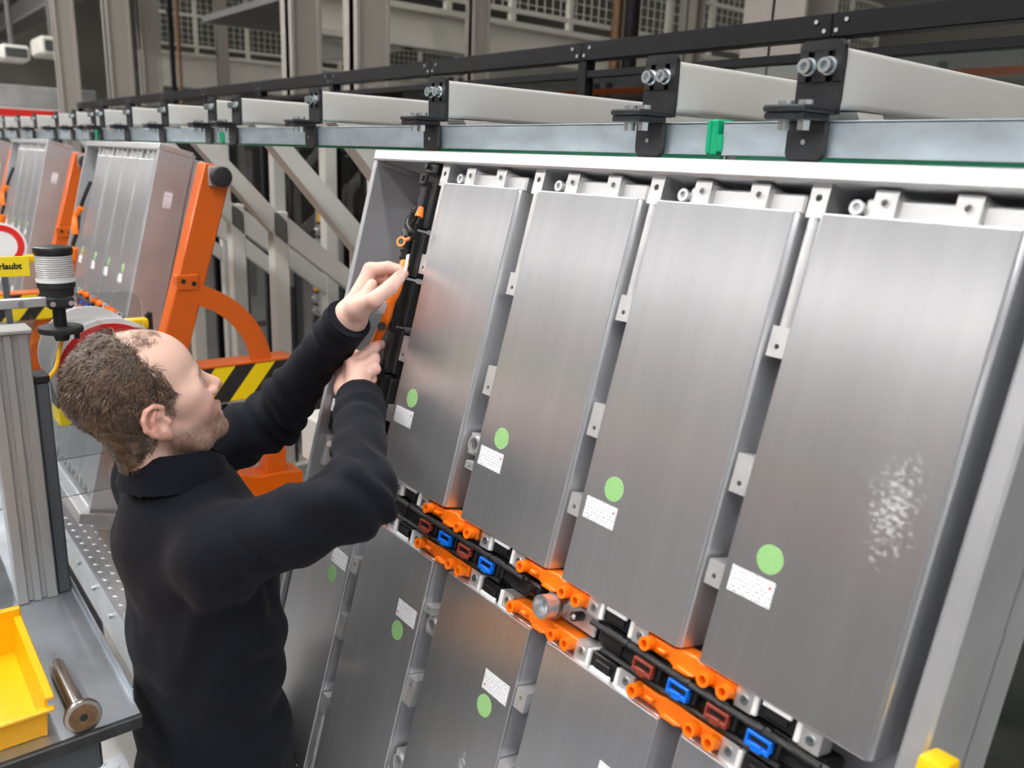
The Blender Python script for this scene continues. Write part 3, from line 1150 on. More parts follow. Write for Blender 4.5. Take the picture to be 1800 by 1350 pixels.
tr0 = make_trolley()
tr0.location = (-2.475, 0, 0)
tag(tr0, 'orange tilting trolley with black knob, quadrant arc and hazard-striped beam behind the worker', 'trolley', 'orange tilting trolleys')
index_children()
SHIFT = [-2.40, -4.02, -5.62]
SQ.update({-2.40: .80, -4.02: .80, -5.62: .80})
PTXT = ['of the second pack', 'of the third pack', 'of the last pack']
TTXT = ['aluminium battery tray leaning on the orange arm behind the worker', 'aluminium battery tray on the third stand along the line', 'aluminium battery tray on the last stand in view']
for k, dx in enumerate(SHIFT):
    t = copy_tree(tray0)
    place(t, .32, -1.10, 0, False, dx)
    tag(t, TTXT[k], 'battery tray')
    module_row(PTXT[k], dx, ('upper', 'lower') if k < 2 else ('upper',), f'modules {PTXT[k]}')
    if k < 2:
        for gi, gu in enumerate((.2035, .4285, .6465)):
            for r, vv in (('upper', -.4905), ('lower', -.5465)):
                o = copy_tree(bus0)
                place(o, gu, vv, 0, False, dx)
                tag(o, f'orange busbar cover in the {ORD[gi]} gap of the {r} row {PTXT[k]}', 'busbar cover', f'busbar covers {PTXT[k]}')
        for h, t2, uu in ((hA, 'left', .038), (hB, 'right', .510)):
            o = copy_tree(h)
            place(o, uu, -.516, 0, False, dx)
            tag(o, f'black wiring harness with blue sockets, {"cable bay" if t2 == "left" else "trolley"} half {PTXT[k]}', 'wiring harness')
        # orange plugs hanging in the cable bay
        e = empty('orange_cable')
        place(e, -.10, -.46, 0, False, dx)
        MB().tube(spline([(.05, .0, .36), (.045, -.01, .30), (.02, -.012, .24), (.03, -.01, .17), (.0, -.01, .10), (.02, .0, .0)], 6), .007, 10).build('cable', M['black_ribbed'], e)
        MB().tube(spline([(.04, -.012, .26), (.015, -.02, .225), (.03, -.02, .19), (.038, -.015, .16)], 6), .011, 10).build('orange_sleeve', M['orange'], e)
        b = MB()
        b.cyl((.008, -.012, .01), (.02, -.012, .06), .024, .02, n=16)
        b.cyl((.02, -.012, .065), (.028, -.012, .11), .022, .018, n=16)
        b.build('orange_plug', M['orange'], e)
        tag(e, f'black cable with a fat orange plug in the cable bay {PTXT[k]}', 'cable')
for k, dx in enumerate((-1.62, -3.22)):
    t = copy_tree(tr0)
    t.location = (-2.475 + dx, 0, 0)
    tag(t, ['orange tilting trolley under the third pack along the line', 'orange tilting trolley under the last pack in view'][k], 'trolley', 'orange tilting trolleys')
index_children()
for o, r, i, dx in MODS:
    if dx and i == 1:
        trim_lugs(o, 'battery_module.001' if r == 'upper' else 'battery_module.005')
# stand that carries the worked-on pack
e = empty('pack_stand', (-.80, .95, 0))
MB().box(-.50, .55, -.34, .05, .78, .84, .006).build('cradle', M['alu_shaded'], e)
for sx in (-.25, .02):
    MB().box(sx - .05, sx + .05, -.2, .0, 0, .80, .006).build('leg', M['mach'], e)
    MB().box(sx - .05, sx + .05, -.02, .20, .0, 1.90, .006).build('back_arm', M['mach'], e)
tag(e, 'grey steel stand behind and under the worked-on pack', 'stand')
e = empty('yellow_clamp', at_axis(1612, 1345, 0, ORG.x + .892), ROT)
MB().box(0, .022, -.006, .03, -.02, .012, .004, seg=2).build('jaw', M['yellow_paint'], e)
MB().box(.006, .014, .0, .02, -.06, -.015, .003).build('lever', M['black'], e)
tag(e, 'yellow clamp gripping the right outer wall of the worked-on tray', 'clamp')

# ------------------------------------------------------------------ black guard fence with clear panes
FY = 2.2
fx = [0.62 - .985 * k for k in range(12)]
e = empty('guard_fence', ((fx[0] + fx[-1]) / 2, FY, 0))
cx = e.location.x
for k, x in enumerate(fx):
    b = MB()
    b.box(x - cx - .022, x - cx + .022, -.025, .025, 0, 2.36, .003)
    b.build('fence_post', M['fence_black'], e)
for k in range(len(fx) - 1):
    x1, x0 = fx[k] - cx, fx[k + 1] - cx
    MB().box(x0 + .001, x1 - .001, -.03, .03, 2.358, 2.42, .003).build('top_rail', M['fence_black'], e)
    MB().box(x0 + .02, x1 - .02, -.02, .02, 2.30, 2.325, .002).build('pane_frame', M['fence_black'], e)
    MB().box(x0 + .02, x1 - .02, -.003, .003, .25, 2.31, .0005).build('pane', M['pane'], e)
    MB().box(x0 + .02, x1 - .02, -.02, .02, .20, .25, .002).build('bottom_rail', M['fence_black'], e)
    s = MB()
    for dx_ in (-.045, .045):
        s = MB().cyl((x0 + dx_, -.030, 2.40), (x0 + dx_, -.035, 2.40), .006, n=10)
        s.build('rail_screw', M['zinc'], e)
    for dx_ in (-.018, .018):
        MB().cyl((x0 + dx_, -.030, 2.375), (x0 + dx_, -.035, 2.375), .006, n=10).build('rail_screw', M['zinc'], e)
tag(e, 'black framed guard fence with clear panes running behind the support tubes', 'fence')

# ------------------------------------------------------------------ hall columns (steel H sections)


def column(x0, x1, y, Y, txt, ztop=9.0, mt='column'):
    a, c = at_axis(x0, y, 1, Y), at_axis(x1, y, 1, Y)
    wd = (c.x - a.x)
    d = wd * .8
    xm = (a.x + c.x) / 2
    e = empty('hall_column', (xm, Y, 0))
    h = wd * .5
    MB().box(-h, h, -d / 2, -d / 2 + .03, 0, ztop, .003).build('flange', M[mt], e)
    MB().box(-h, h, d / 2 - .03, d / 2, 0, ztop, .003).build('flange', M[mt], e)
    MB().box(-.012, .012, -d / 2, d / 2, 0, ztop, .002).build('web', M[mt], e)
    MB().box(-h - .05, h + .05, -d / 2 - .05, d / 2 + .05, 0, .025, .003).build('foot_plate', M[mt], e)
    tag(e, txt, 'column', 'steel columns of the hall')


def column_x(x0, x1, y, X, txt, ztop=9.0, mt='column'):
    """column whose broad side faces down the line (+X)"""
    a, c = at_axis(x0, y, 0, X), at_axis(x1, y, 0, X)
    h = (c.y - a.y) / 2
    d = h * 1.5
    e = empty('hall_column', (X - d / 2, (a.y + c.y) / 2, 0))
    MB().box(-d / 2, d / 2, -h, -h + .03, 0, ztop, .003).build('flange', M[mt], e)
    MB().box(-d / 2, d / 2, h - .03, h, 0, ztop, .003).build('flange', M[mt], e)
    MB().box(-.012, d * .3, -h, h, 0, ztop, .002).build('web', M[mt], e)
    MB().box(-d / 2 - .05, d / 2 + .05, -h - .05, h + .05, 0, .025, .003).build('foot_plate', M[mt], e)
    tag(e, txt, 'column', 'steel columns of the hall')


for a in ((101, 138, 100, -10.7, 'beige steel column nearest the red-striped gantry'),
          (192, 234, 100, -10.7, 'beige steel column between the gantry and the black cable pipes'),
          (250, 284, 100, -13.5, 'dim grey column just beside the black cable pipes'),
          (512, 566, 70, -6.3, 'tall beige column standing before the far white girder'),
          (627, 686, 60, -5.6, 'broad beige column beside the mezzanine railing'),
          (386, 404, 130, -14.0, 'thin grey column under the far walkway'),
          (833, 862, 50, -6.2, 'slim beige column crossing the mezzanine railing')):
    column_x(*a)
for a in ((1335, 1442, 40, 5.0, 'pale wide column behind the bolted fence joint'),
          (1203, 1230, 40, 7.2, 'narrow olive column deep in the hall')):
    column(*a)
# black cable pipes up a column
for k, (px_, r) in enumerate(((303, .035), (315, .028))):
    p = at_axis(px_, 100, 1, 4.0)
    b = MB()
    b.cyl((0, 0, 0), (0, 0, 8.9), r, n=12)
    for j in range(6):
        b.cyl((0, 0, 1.2 + 1.3 * j), (0, 0, 1.26 + 1.3 * j), r * 1.25, n=12)
    o = b.build('cable_pipe', M['fence_black'] if k == 0 else M['rust'], None, (p.x, 4.0, 0))
    tag(o, ['black cable pipe with collars rising behind the fence', 'brownish cable pipe with collars beside the black one'][k], 'pipe')
p = at_axis(1085, 40, 1, 6.5)
b = MB().cyl((0, 0, 0), (0, 0, 8.9), .06, n=12)
for j in range(6):
    b.cyl((0, 0, 1.2 + 1.3 * j), (0, 0, 1.28 + 1.3 * j), .075, n=12)
tag(b.build('cable_pipe', M['rust'], None, (p.x, 6.5, 0)), 'rusty brown pipe with collars right of the mezzanine railing', 'pipe')
p = at_axis(1110, 40, 1, 6.5)
b = MB().cyl((0, 0, 0), (0, 0, 8.9), .08, n=12)
for j in range(6):
    b.cyl((0, 0, 1.2 + 1.3 * j), (0, 0, 1.28 + 1.3 * j), .095, n=12)
tag(b.build('cable_pipe', M['fence_black'], None, (p.x, 6.5, 0)), 'thick black pipe with collars beside the rusty brown pipe', 'pipe')


# mezzanine walkways with railings
def mezzanine(X, y0, y1, z, txt, hh=.42, nposts=9):
    e = empty('mezzanine', (X, (y0 + y1) / 2, z))
    L2 = (y1 - y0) / 2
    b = MB()
    b.box(-.12, .12, -L2, L2, -hh, -hh + .05)
    b.box(-.12, .12, -L2, L2, -.05, 0)
    b.box(-.02, .02, -L2, L2, -hh, 0)
    b.build('girder', M['mezz'], e)
    MB().box(-2.2, -.12, -L2, L2, -.08, -.02).build('deck', M['hall_grey'], e)
    for k in range(nposts):
        y = -L2 + 2 * L2 * k / (nposts - 1)
        MB().box(-.03, .03, y - .03, y + .03, 0, 1.1).build('railing_post', M['mezz'], e)
    for zz in (.12, .6, 1.1):
        MB().box(-.022, .022, -L2, L2, zz - .022, zz + .022).build('railing_bar', M['mezz'], e)
    n = int(2 * L2 / .11)
    g = MB()
    for k in range(n):
        y = -L2 + .11 * k
        g.box(-.004, .004, y - .004, y + .004, .12, 1.08)
    for k in range(9):
        g.box(-.004, .004, -L2, L2, .2 + .1 * k - .004, .2 + .1 * k + .004)
    go = g.build('mesh_infill', M['mezz'], e, smooth=False)
    go['kind'] = 'stuff'
    for k in range(4):
        y = -L2 + 2 * L2 * (k + .5) / 4
        MB().box(-2.2, -.02, y - .06, y + .06, -.36, -.1).build('cross_beam', M['mezz'], e)
    tag(e, txt, 'mezzanine', 'mezzanine walkways')


ga = at_axis(690, 30, 0, -7.0)
mezzanine(-7.0, ga.y - .95, 12.5, ga.z + .12, 'white mezzanine girder with mesh railing behind the slim beige column', .36, 13)
gb = at_axis(420, 130, 0, -15.0)
mezzanine(-15.0, gb.y - 1.6, gb.y + 5.5, gb.z + .25, 'far white walkway with bright railing beyond the tall column', .55, 9)
# grey roof beams
for k, (Y, z, x0, x1) in enumerate(((5.6, 5.7, -20, -8.5), (7.6, 6.2, -20, -8), (3.6, 4.6, -20, -11.0), (9.6, 5.9, -18, -7), (2.9, 3.9, -20, -12.5))):
    e = empty('roof_beam', ((x0 + x1) / 2, Y, z))
    L2 = (x1 - x0) / 2
    MB().box(-L2, L2, -.15, .15, 0, .04).build('flange', M['hall_grey'], e)
    MB().box(-L2, L2, -.15, .15, .42, .46).build('flange', M['hall_grey'], e)
    MB().box(-L2, L2, -.02, .02, .04, .42).build('web', M['hall_grey'], e)
    for sx in (-L2 + .05, L2 - .05):
        MB().box(sx - .04, sx + .04, -.04, .04, .46, 9 - z).build('hanger', M['hall_grey'], e)
    tag(e, f'dim grey steel roof beam, {CNT[k]} of the beams above the line', 'beam', 'roof beams')
# red-striped gantry and its hazard tape
gp = at_axis(60, 195, 0, -11.5)
e = empty('gantry', (-11.5, gp.y, 0))
zc = gp.z
MB().box(-.3, .3, -2.2, .62, zc + .02, zc + .26, .01).build('beam', M['mach'], e)
MB().box(.30, .305, -2.2, .60, zc - .08, zc + .0, .001).build('red_stripe', M['red'], e)
MB().box(-.3, .3, -2.2, .62, zc - .26, zc + .02, .01).build('lower_beam', M['tube'], e)
MB().box(-.3, .31, .02, .62, zc - .36, zc - .265, .004).build('hazard_tape', M['hazard_far'], e)
for yy in (-2.0, .45):
    MB().box(-.15, .15, yy - .12, yy + .12, 0, zc - .26, .01).build('gantry_leg', M['mach'], e)
tag(e, 'grey gantry with a red stripe and hazard tape beyond the line', 'gantry')
# pale boxes added in place of blurred whitish items high at left
for k, (px_, py_, s) in enumerate(((92, 85, .32), (22, 95, .26))):
    p = at_axis(px_, py_, 0, -12.5)
    e = empty('pale_box', p)
    MB().box(-s, s, -s * .6, s * .6, -s * .35, s * .35, .03).build('casing', M['mezz'] if k < 2 else M['hall_grey'], e)
    MB().box(s, s + .02, -s * .45, s * .45, -s * .2, s * .2, .01).build('grille', M['hall_dark'], e)
    MB().cyl((0, 0, s * .35), (0, 0, 9 - p.z), .03, n=8).build('hanger', M['hall_grey'], e)
    tag(e, ['added pale box hung beside the gantry column', 'small added pale box near the gantry'][k], 'air unit', 'added pale boxes')

# ------------------------------------------------------------------ machines behind the fence


def cabinet(x0, x1, y0, y1, z1, mt, txt, seed, vents=0):
    e = empty('machine_cabinet', ((x0 + x1) / 2, (y0 + y1) / 2, 0))
    hx, hy = (x1 - x0) / 2, (y1 - y0) / 2
    MB().box(-hx, hx, -hy, hy, 0, z1, .01).build('casing', M[mt], e)
    r = random.Random(seed)
    nd = max(1, int(hx * 2 / .5))
    for k in range(nd):
        a = -hx + 2 * hx * k / nd
        d = MB().box(a + .02, a + 2 * hx / nd - .02, -hy - .012, -hy, .1, z1 - .08, .004).build('door', M[mt], e)
        MB().box(a + .05, a + .065, -hy - .03, -hy - .012, z1 * .5, z1 * .5 + .14, .003).build('handle', M['black'], d)
    for k in range(vents):
        zz = z1 - .16 - .025 * k
        MB().prism([(-hy - .011, zz), (-hy - .011, zz + .012), (-hy - .026, zz)], 'X', -hx * .6, hx * .2).build('vent_louvre', M[mt], e)
    tag(e, txt, 'cabinet', 'machine cabinets behind the fence')


cabinet(-1.55, -.50, 2.85, 3.5, 2.16, 'mach', 'grey control cabinet with vent slots behind the fence and the largest brackets', 1, 5)
cabinet(-2.75, -1.65, 2.75, 3.3, 1.95, 'hall_dark', 'dark cabinet behind the fence, left of the vented control cabinet', 2)
cabinet(-4.3, -3.1, 2.6, 3.2, 1.9, 'hall_dark', 'dark machine housing behind the portal frames', 3)
cabinet(-5.2, -4.45, 2.5, 3.0, 2.05, 'mach', 'grey machine housing far along behind the fence', 4)
# small yellow handled valve gear and panels in front of the fence
for k, (px_, py_, Y) in enumerate(((565, 400, 1.95), (590, 425, 1.95), (548, 455, 2.05), (560, 520, 2.0), (505, 470, 2.0), (500, 560, 2.0))):
    p = at_axis(px_, py_, 1, Y)
    e = empty('valve_panel', (p.x, Y, p.z))
    MB().box(-.05, .05, -.01, .02, -.11, .11, .004).build('panel', M['mach'] if k % 2 else M['alu_shaded'], e)
    MB().box(.01, .03, -.03, -.01, .03, .08, .003).build('yellow_handle', M['yellow'], e)
    b = MB()
    for j in range(4):
        b = MB().cyl((-.03, -.02, -.08 + .035 * j), (.02, -.02, -.08 + .035 * j), .008, n=8)
        b.build('valve', M['black'] if j % 2 else M['zinc'], e)
    MB().box(-.012, .012, .0, .03, -p.z, -.11).build('stanchion', M['hall_dark'], e)
    tag(e, f'small valve panel with a yellow handle behind the portal frames, {CNT[k]} of the row', 'valve panel', 'valve panels behind the frames')
# low guide rail and grey motor box right of the orange trolley column
p = at_axis(530, 745, 0, -2.1)
e = empty('drive_unit', (-2.1, p.y + .10, 0))
MB().box(-.05, .09, -.08, .10, p.z - .12, p.z + .02, .006).build('motor_box', M['tube'], e)
MB().box(-.03, .06, -.06, .08, 0, p.z - .12, .006).build('pedestal', M['mach'], e)
MB().box(.09, .11, -.085, -.04, p.z - .07, p.z + .0, .004).build('black_cap', M['black'], e)
tag(e, 'pale grey drive box on a pedestal between trolley column and tray wall', 'drive unit')
e = empty('guide_rail', (-1.75, 1.05, 0))
MB().box(-.15, .35, -.02, .02, 1.06, 1.085, .003).build('rail', M['profile_dark'], e)
MB().box(-.15, .35, -.022, .018, 1.052, 1.060, .001).build('green_belt', M['green_clip'], e)
for sx in (-.1, .2):
    MB().box(sx - .02, sx + .02, -.02, .02, 0, 1.06, .003).build('support', M['profile_dark'], e)
tag(e, 'dark guide rail with a green belt leading to the worked-on tray', 'guide rail')

# ------------------------------------------------------------------ opposite side of the aisle (unseen, added to shape the reflections)
for k in range(6):
    x0 = -13.0 + k * 2.7
    e = empty('reflection_rack', (x0 + 1.25, -6.2, 0))  # unseen rack, added for what the module faces mirror
    for sx in (-1.2, 1.2):
        for sy in (-.4, .4):
            MB().box(sx - .04, sx + .04, sy - .04, sy + .04, 0, 3.3).build('upright', M['profile_dark'], e)
    for j, zz in enumerate((.3, .95, 1.6, 2.25, 3.1)):
        MB().box(-1.2, 1.2, -.42, .42, zz - .03, zz).build('shelf', M['tube'], e)
    MB().box(-1.2, 1.2, -.44, -.42, .05, 3.28).build('reflecting_panel', M['tube'], e)  # light panel added to brighten the mirrored racks
    tag(e, f'unseen grey steel rack added across the aisle for reflections, {CNT[k]} of its row', 'rack', 'reflection racks across the aisle')
# unseen coloured rails added along the racks to tint the reflections
for k, (zz, mt) in enumerate(((2.24, 'red'), (2.74, 'green_clip'), (3.16, 'orange_paint'))):
    e = empty('reflection_rail', (-5.5, -5.76, zz))
    MB().box(-7.0, 7.0, 0, .04, -.05, .05, .004).build('profile', M['white'], e)
    MB().box(-6.95, 6.95, .04, .05, -.045, .045, .003).build('painted_front', M[mt], e)
    tag(e, f'{["red", "green", "orange"][k]} painted rail added along the racks for reflections', 'rail', 'added rails of the reflection racks')
for k in range(4):
    x0 = -9.2 + k * 2.9
    e = empty('reflection_bench', (x0 + 1.2, -2.7, 0))  # unseen dark bench, added to darken what the lower modules mirror
    MB().box(-1.2, 1.2, -.45, .45, .86, .92, .006).build('bench_top', M['profile_dark'], e)
    MB().box(-1.15, 1.15, -.40, .42, .10, .86, .006).build('cupboard', M['navy'], e)
    for j in range(4):
        d = MB().box(-1.13 + .57 * j, -.58 + .57 * j, .42, .44, .13, .83, .004).build('door', M['navy'], e)
        MB().box(-.66 + .57 * j, -.64 + .57 * j, .44, .46, .45, .57, .003).build('handle', M['zinc'], d)
    for sx in (-1.05, 1.05):
        MB().box(sx - .04, sx + .04, -.35, .35, 0, .10, .004).build('plinth', M['black'], e)
    tag(e, f'dark blue bench added across the aisle to darken reflections, {CNT[k]} of its row', 'work bench', 'reflection benches across the aisle')

# ------------------------------------------------------------------ work cart at the worker's back
TZ = 1.2
e = empty('work_cart', (-1.70, -.05, 0))
ex, ey = 1.70, .05


def cb(mb, x0, x1, y0, y1, z0, z1, bev=.002, mt=None):
    return mb.box(x0 + ex, x1 + ex, y0 + ey, y1 + ey, z0, z1, bev, mt)


cb(MB(), -2.30, -1.128, -.45, .2505, TZ - .004, TZ, .001).build('tray_sheet', M['traysteel'], e)
cb(MB(), -2.30, -1.175, .2500, .2530, TZ - .006, TZ + .014, .001).build('tray_lip', M['traysteel'], e)
cb(MB(), -1.128, -1.118, -.45, .2505, TZ - .016, TZ + .004, .002).build('edge_bar', M['blacksteel'], e)
cb(MB(), -2.28, -1.16, -.42, .20, TZ - .09, TZ - .008, .004).build('apron', M['profile_dark'], e)
for sx, sy in ((-1.20, .14), (-1.20, -.36), (-2.22, .14), (-2.22, -.36)):
    lg = MB()
    cb(lg, sx - .03, sx + .03, sy - .03, sy + .03, .06, TZ - .008, .003)
    cb(lg, sx + .028, sx + .034, sy - .026, sy - .008, .06, TZ - .02, .001)
    cb(lg, sx + .028, sx + .034, sy + .008, sy + .026, .06, TZ - .02, .001)
    lo = lg.build('leg', M['profile'], e)
    MB().cyl((sx + ex, sy + ey, 0), (sx + ex, sy + ey, .06), .03, n=16).build('castor', M['black'], lo)
lab = cb(MB(), -1.1655, -1.1645, .137, .152, TZ - .20, TZ - .030, .0002).build('name_label', M['sign_yellow'], e)
text_mesh('+BMS', .017, M['black'], 'label_text', lab, Matrix(((0, 0, 1, -1.1642 + ex), (0, -1, 0, .1445 + ey), (1, 0, 0, TZ - .040), (0, 0, 0, 1))), .0004)
tag(e, 'bare steel tray cart with a yellow +BMS label carrying the yellow bin', 'cart')


def profile_post(name, x, y0, y1, z0, z1, txt):
    e = empty(name, (x, (y0 + y1) / 2, z0))
    h = (y1 - y0) / 2
    b = MB()
    n = 3
    b.box(-.045, -.004, -h, h, 0, z1 - z0, .002)
    for k in range(n):
        a = -h + 2 * h * k / n
        b.box(-.006, .004, a + (.004 if k else 0), a + 2 * h / n - (.004 if k < n - 1 else 0), 0, z1 - z0, .002)
    b.build('extrusion', M['profile'], e)
    MB().box(-.05, .010, -h - .006, h + .006, z1 - z0, z1 - z0 + .008, .002).build('end_cap', M['mach'], e)
    tag(e, txt, 'post', 'aluminium profile posts of the cart')
    return e


profile_post('profile_post', -1.560, .160, .224, TZ, 1.690, 'grooved aluminium profile post standing on the steel tray')
profile_post('profile_post', -1.86, .10, .165, TZ, 1.94, 'second aluminium profile post behind the grooved one')
e = empty('cable_duct', (-1.585, .2365, TZ))
MB().box(-.02, .02, -.011, .011, 0, .400, .003).build('duct', M['profile_dark'], e)
MB().box(-.022, .022, -.013, .013, .398, .414, .003).build('end_cap', M['black'], e)
tag(e, 'slim dark grey cable duct alongside the grooved post', 'cable duct')
for k, (z0, y1) in enumerate(((1.50, .16), (1.42, .16))):
    o = MB().box(-.01, .01, -.30, 0, -.02, .02, .002).box(-.004, .014, -.30, 0, -.006, .006, .001).build('cross_profile', M['alu_tray'], None, (-1.66, y1, z0))
    tag(o, ['upper bright cross profile between the cart posts', 'lower bright cross profile between the cart posts'][k], 'profile')

# signal lamp on its bracket
LX, LY = -1.690, .2965
e = empty('signal_lamp', (LX, LY, 1.645))
z = lambda a: a - 1.645
b = MB()
b.cyl((0, 0, z(1.803)), (0, 0, z(1.8185)), .0325, n=36, bev=.004)
b.build('cap', M['black'], e)
lens = mat('ribbed_clear_lens', (0.92, 0.93, 0.95), 0.12, 0.0)
lens.node_tree.nodes['Principled BSDF'].inputs['Transmission Weight'].default_value = 0.42
b = MB()
for k in range(11):
    z0 = z(1.760) + k * .0039
    b.cyl((0, 0, z0), (0, 0, z0 + .0024), .0300, .0312, n=36)
    b.cyl((0, 0, z0 + .0024), (0, 0, z0 + .0039), .0312, .0300, n=36)
b.build('lens', lens, e)
b = MB()
b.cyl((0, 0, z(1.7605)), (0, 0, z(1.755)), .0325, n=36)
b.build('lens_ring', M['white'], e)
b = MB()
b.cyl((0, 0, z(1.755)), (0, 0, z(1.745)), .0315, n=36)
b.cyl((0, 0, z(1.745)), (0, 0, z(1.728)), .0295, .0265, n=36)
b.box(-.012, .028, -.022, .022, z(1.708), z(1.730), .004)
b.build('base', M['black_matt'], e)
for sy in (-.014, .016):
    MB().cyl((.028, sy, z(1.718)), (.0315, sy, z(1.718)), .0048, n=12).build('screw', M['zinc'], e)
b = MB()
b.cyl((0, 0, z(1.712)), (0, 0, z(1.668)), .0112, n=20)
b.build('stem', M['black'], e)
b = MB()
b.cyl((0, 0, z(1.672)), (0, 0, z(1.660)), .038, n=32, bev=.003)
b.cyl((0, 0, z(1.660)), (0, 0, z(1.645)), .017, .012, n=6)
b.cyl((.02, .022, z(1.660)), (.02, .022, z(1.650)), .005, n=10)
b.build('flange', M['black_matt'], e)
ar = MB().box(.006, .018, -.36, -.02, z(1.712), z(1.730), .002).build('mounting_arm', M['alu_tray'], e)
MB().cyl((.018, -.062, z(1.721)), (.023, -.062, z(1.721)), .0055, n=12).build('screw', M['zinc'], ar)
tag(e, 'black signal lamp with a ribbed clear lens on a short stem', 'signal lamp')
o = MB().tube(spline([(0, 0, 0), (-.002, -.006, -.02), (.03, -.02, -.045), (.08, -.052, -.045 - .02), (.09, -.058, -.1)], 6), .0036, 8).build('lamp_cable', M['yellow'], None, (LX, LY, 1.646))
tag(o, 'thin yellow cable from the signal lamp down into the grey duct', 'cable')
# yellow sign
e = empty('warning_sign', (-1.712, .10, 1.764))
MB().box(-.0015, .0015, -.16, .160, 0, .036, .0006).build('plate', M['sign_yellow'], e)
MB().box(-.008, -.0016, -.10, .05, -.052, .02, .001).build('holder', M['alu_tray'], e)
text_mesh('rlaubt', .0150, M['black'], 'lettering', e, Matrix(((0, 0, 1, .0018), (1, 0, 0, .1475), (0, 1, 0, .0185), (0, 0, 0, 1))), .0005)
tag(e, 'yellow sign with black lettering ending in laubt beside the signal lamp', 'sign')

# acrylic guard sheets
for k, (X, y0, y1, z0, z1, txt) in enumerate(((-1.78, .10, .395, 1.30, 1.665, 'clear acrylic sheet with a rounded corner behind the lamp stem'),
                                              (-1.84, .12, .480, 1.36, 1.705, 'second clear acrylic sheet just behind the first'))):
    b = MB()
    r = .03
    pts = [(y0, z0), (y1, z0), (y1, z1 - r)] + [(y1 - r + r * math.cos(a), z1 - r + r * math.sin(a)) for a in (math.pi / 8, math.pi / 4, 3 * math.pi / 8, math.pi / 2)] + [(y0, z1)]
    b.prism(pts, 'X', X - .002, X + .002)
    o = b.build('acrylic_sheet', M['plexi'], smooth=False)
    tag(o, txt, 'sheet', 'acrylic guard sheets')
# round prohibition signs
p = at_axis(198, 654, 0, -1.8280)
e = empty('round_sign', p)
MB().cyl((-.0040, 0, 0), (.0, 0, 0), .114, n=56).build('disc', M['white'], e)
MB().ring((0, 0, 0), (1, 0, 0), .104, .076, .0015, 56).build('red_ring', M['red'], e)
tag(e, 'round white sign with a thick red ring half hidden by the head', 'sign', 'round signs')
p = at_axis(158, 618, 0, -1.8330)
e = empty('round_sign', p)
MB().cyl((-.006, 0, 0), (.0005, 0, 0), .094, n=56).build('disc', M['white'], e)
tag(e, 'plain white round disc just behind the red-ringed sign', 'sign', 'round signs')
p = at_axis(2, 432, 0, -3.2)
e = empty('round_sign', p)
MB().cyl((-.004, 0, 0), (.0, 0, 0), .075, n=40).build('disc', M['white'], e)
MB().ring((0, 0, 0), (1, 0, 0), .068, .048, .0015, 40).build('red_ring', M['red'], e)
MB().box(-.012, -.004, -.01, .01, -(p.z - .715), .03).build('stalk', M['profile_dark'], e)
tag(e, 'small red-ringed round sign above the yellow lettered sign', 'sign', 'round signs')

# yellow storage bin
e = empty('storage_bin', (-1.275, .004, TZ))
x0, x1, y0, y1, hb = -.13, .125, -.13, .135, .062


def wall(mb, pts_b, pts_t, th=.003):
    pass


b = MB()
b.prism([(x0 + .008, y0 + .008), (x1 - .008, y0 + .008), (x1 - .008, y1 - .008), (x0 + .008, y1 - .008)], 'Z', .001, .005)
b.build('bottom', M['yellow'], e)
MB().prism([(y1 - .010, .001), (y1 - .006, .001), (y1, hb), (y1 - .004, hb)], 'X', x0 + .006, x1 - .004).build('side', M['yellow'], e)
MB().prism([(y0 + .010, .001), (y0 + .006, .001), (y0, hb), (y0 + .004, hb)], 'X', x0 + .006, x1 - .004).build('side', M['yellow'], e)
MB().prism([(x1 - .010, .001), (x1 - .006, .001), (x1, hb * .72), (x1 - .004, hb * .72)], 'Y', y0 + .006, y1 - .006).build('front', M['yellow'], e)
MB().prism([(x0 + .010, .001), (x0 + .006, .001), (x0, hb), (x0 + .004, hb)], 'Y', y0 + .004, y1 - .004).build('back', M['yellow'], e)
b = MB()
b.box(x0 - .003, x1 + .003, y1 - .004, y1 + .007, hb - .004, hb + .002, .0015)
b.box(x0 - .003, x1 + .003, y0 - .007, y0 + .004, hb - .004, hb + .002, .0015)
b.box(x0 - .006, x0 + .004, y0 - .007, y1 + .007, hb - .004, hb + .016, .002)
b.build('rim', M['yellow'], e)
b = MB()
b.box(x1 - .004, x1 + .006, y0 - .004, y1 + .006, hb * .72 - .004, hb * .72 + .002, .0015)
b.build('front_rim', M['yellow'], e)
tag(e, 'open yellow plastic storage bin on the steel tray', 'storage bin')

# steel pin with a round flange
e = empty('flanged_pin', (-1.138, .176, TZ))
MB().cyl((-.17, -.002, .0125), (0, 0, .022), .0112, n=24, bev=.0015).build('shaft', M['steel'], e)
b = MB()
b.cyl((-.002, 0, .0245), (.008, 0, .0255), .0245, n=36, mt=M['steel'], bev=.002)
b.cyl((.007, 0, .0254), (.0088, 0, .02558), .019, n=30, mt=M['rust'])
b.cyl((.008, 0, .0255), (.0098, 0, .02568), .005, n=16, mt=M['black'])
b.build('flange', None, e)
tag(e, 'turned steel pin with a round flange lying at the tray edge', 'steel pin')

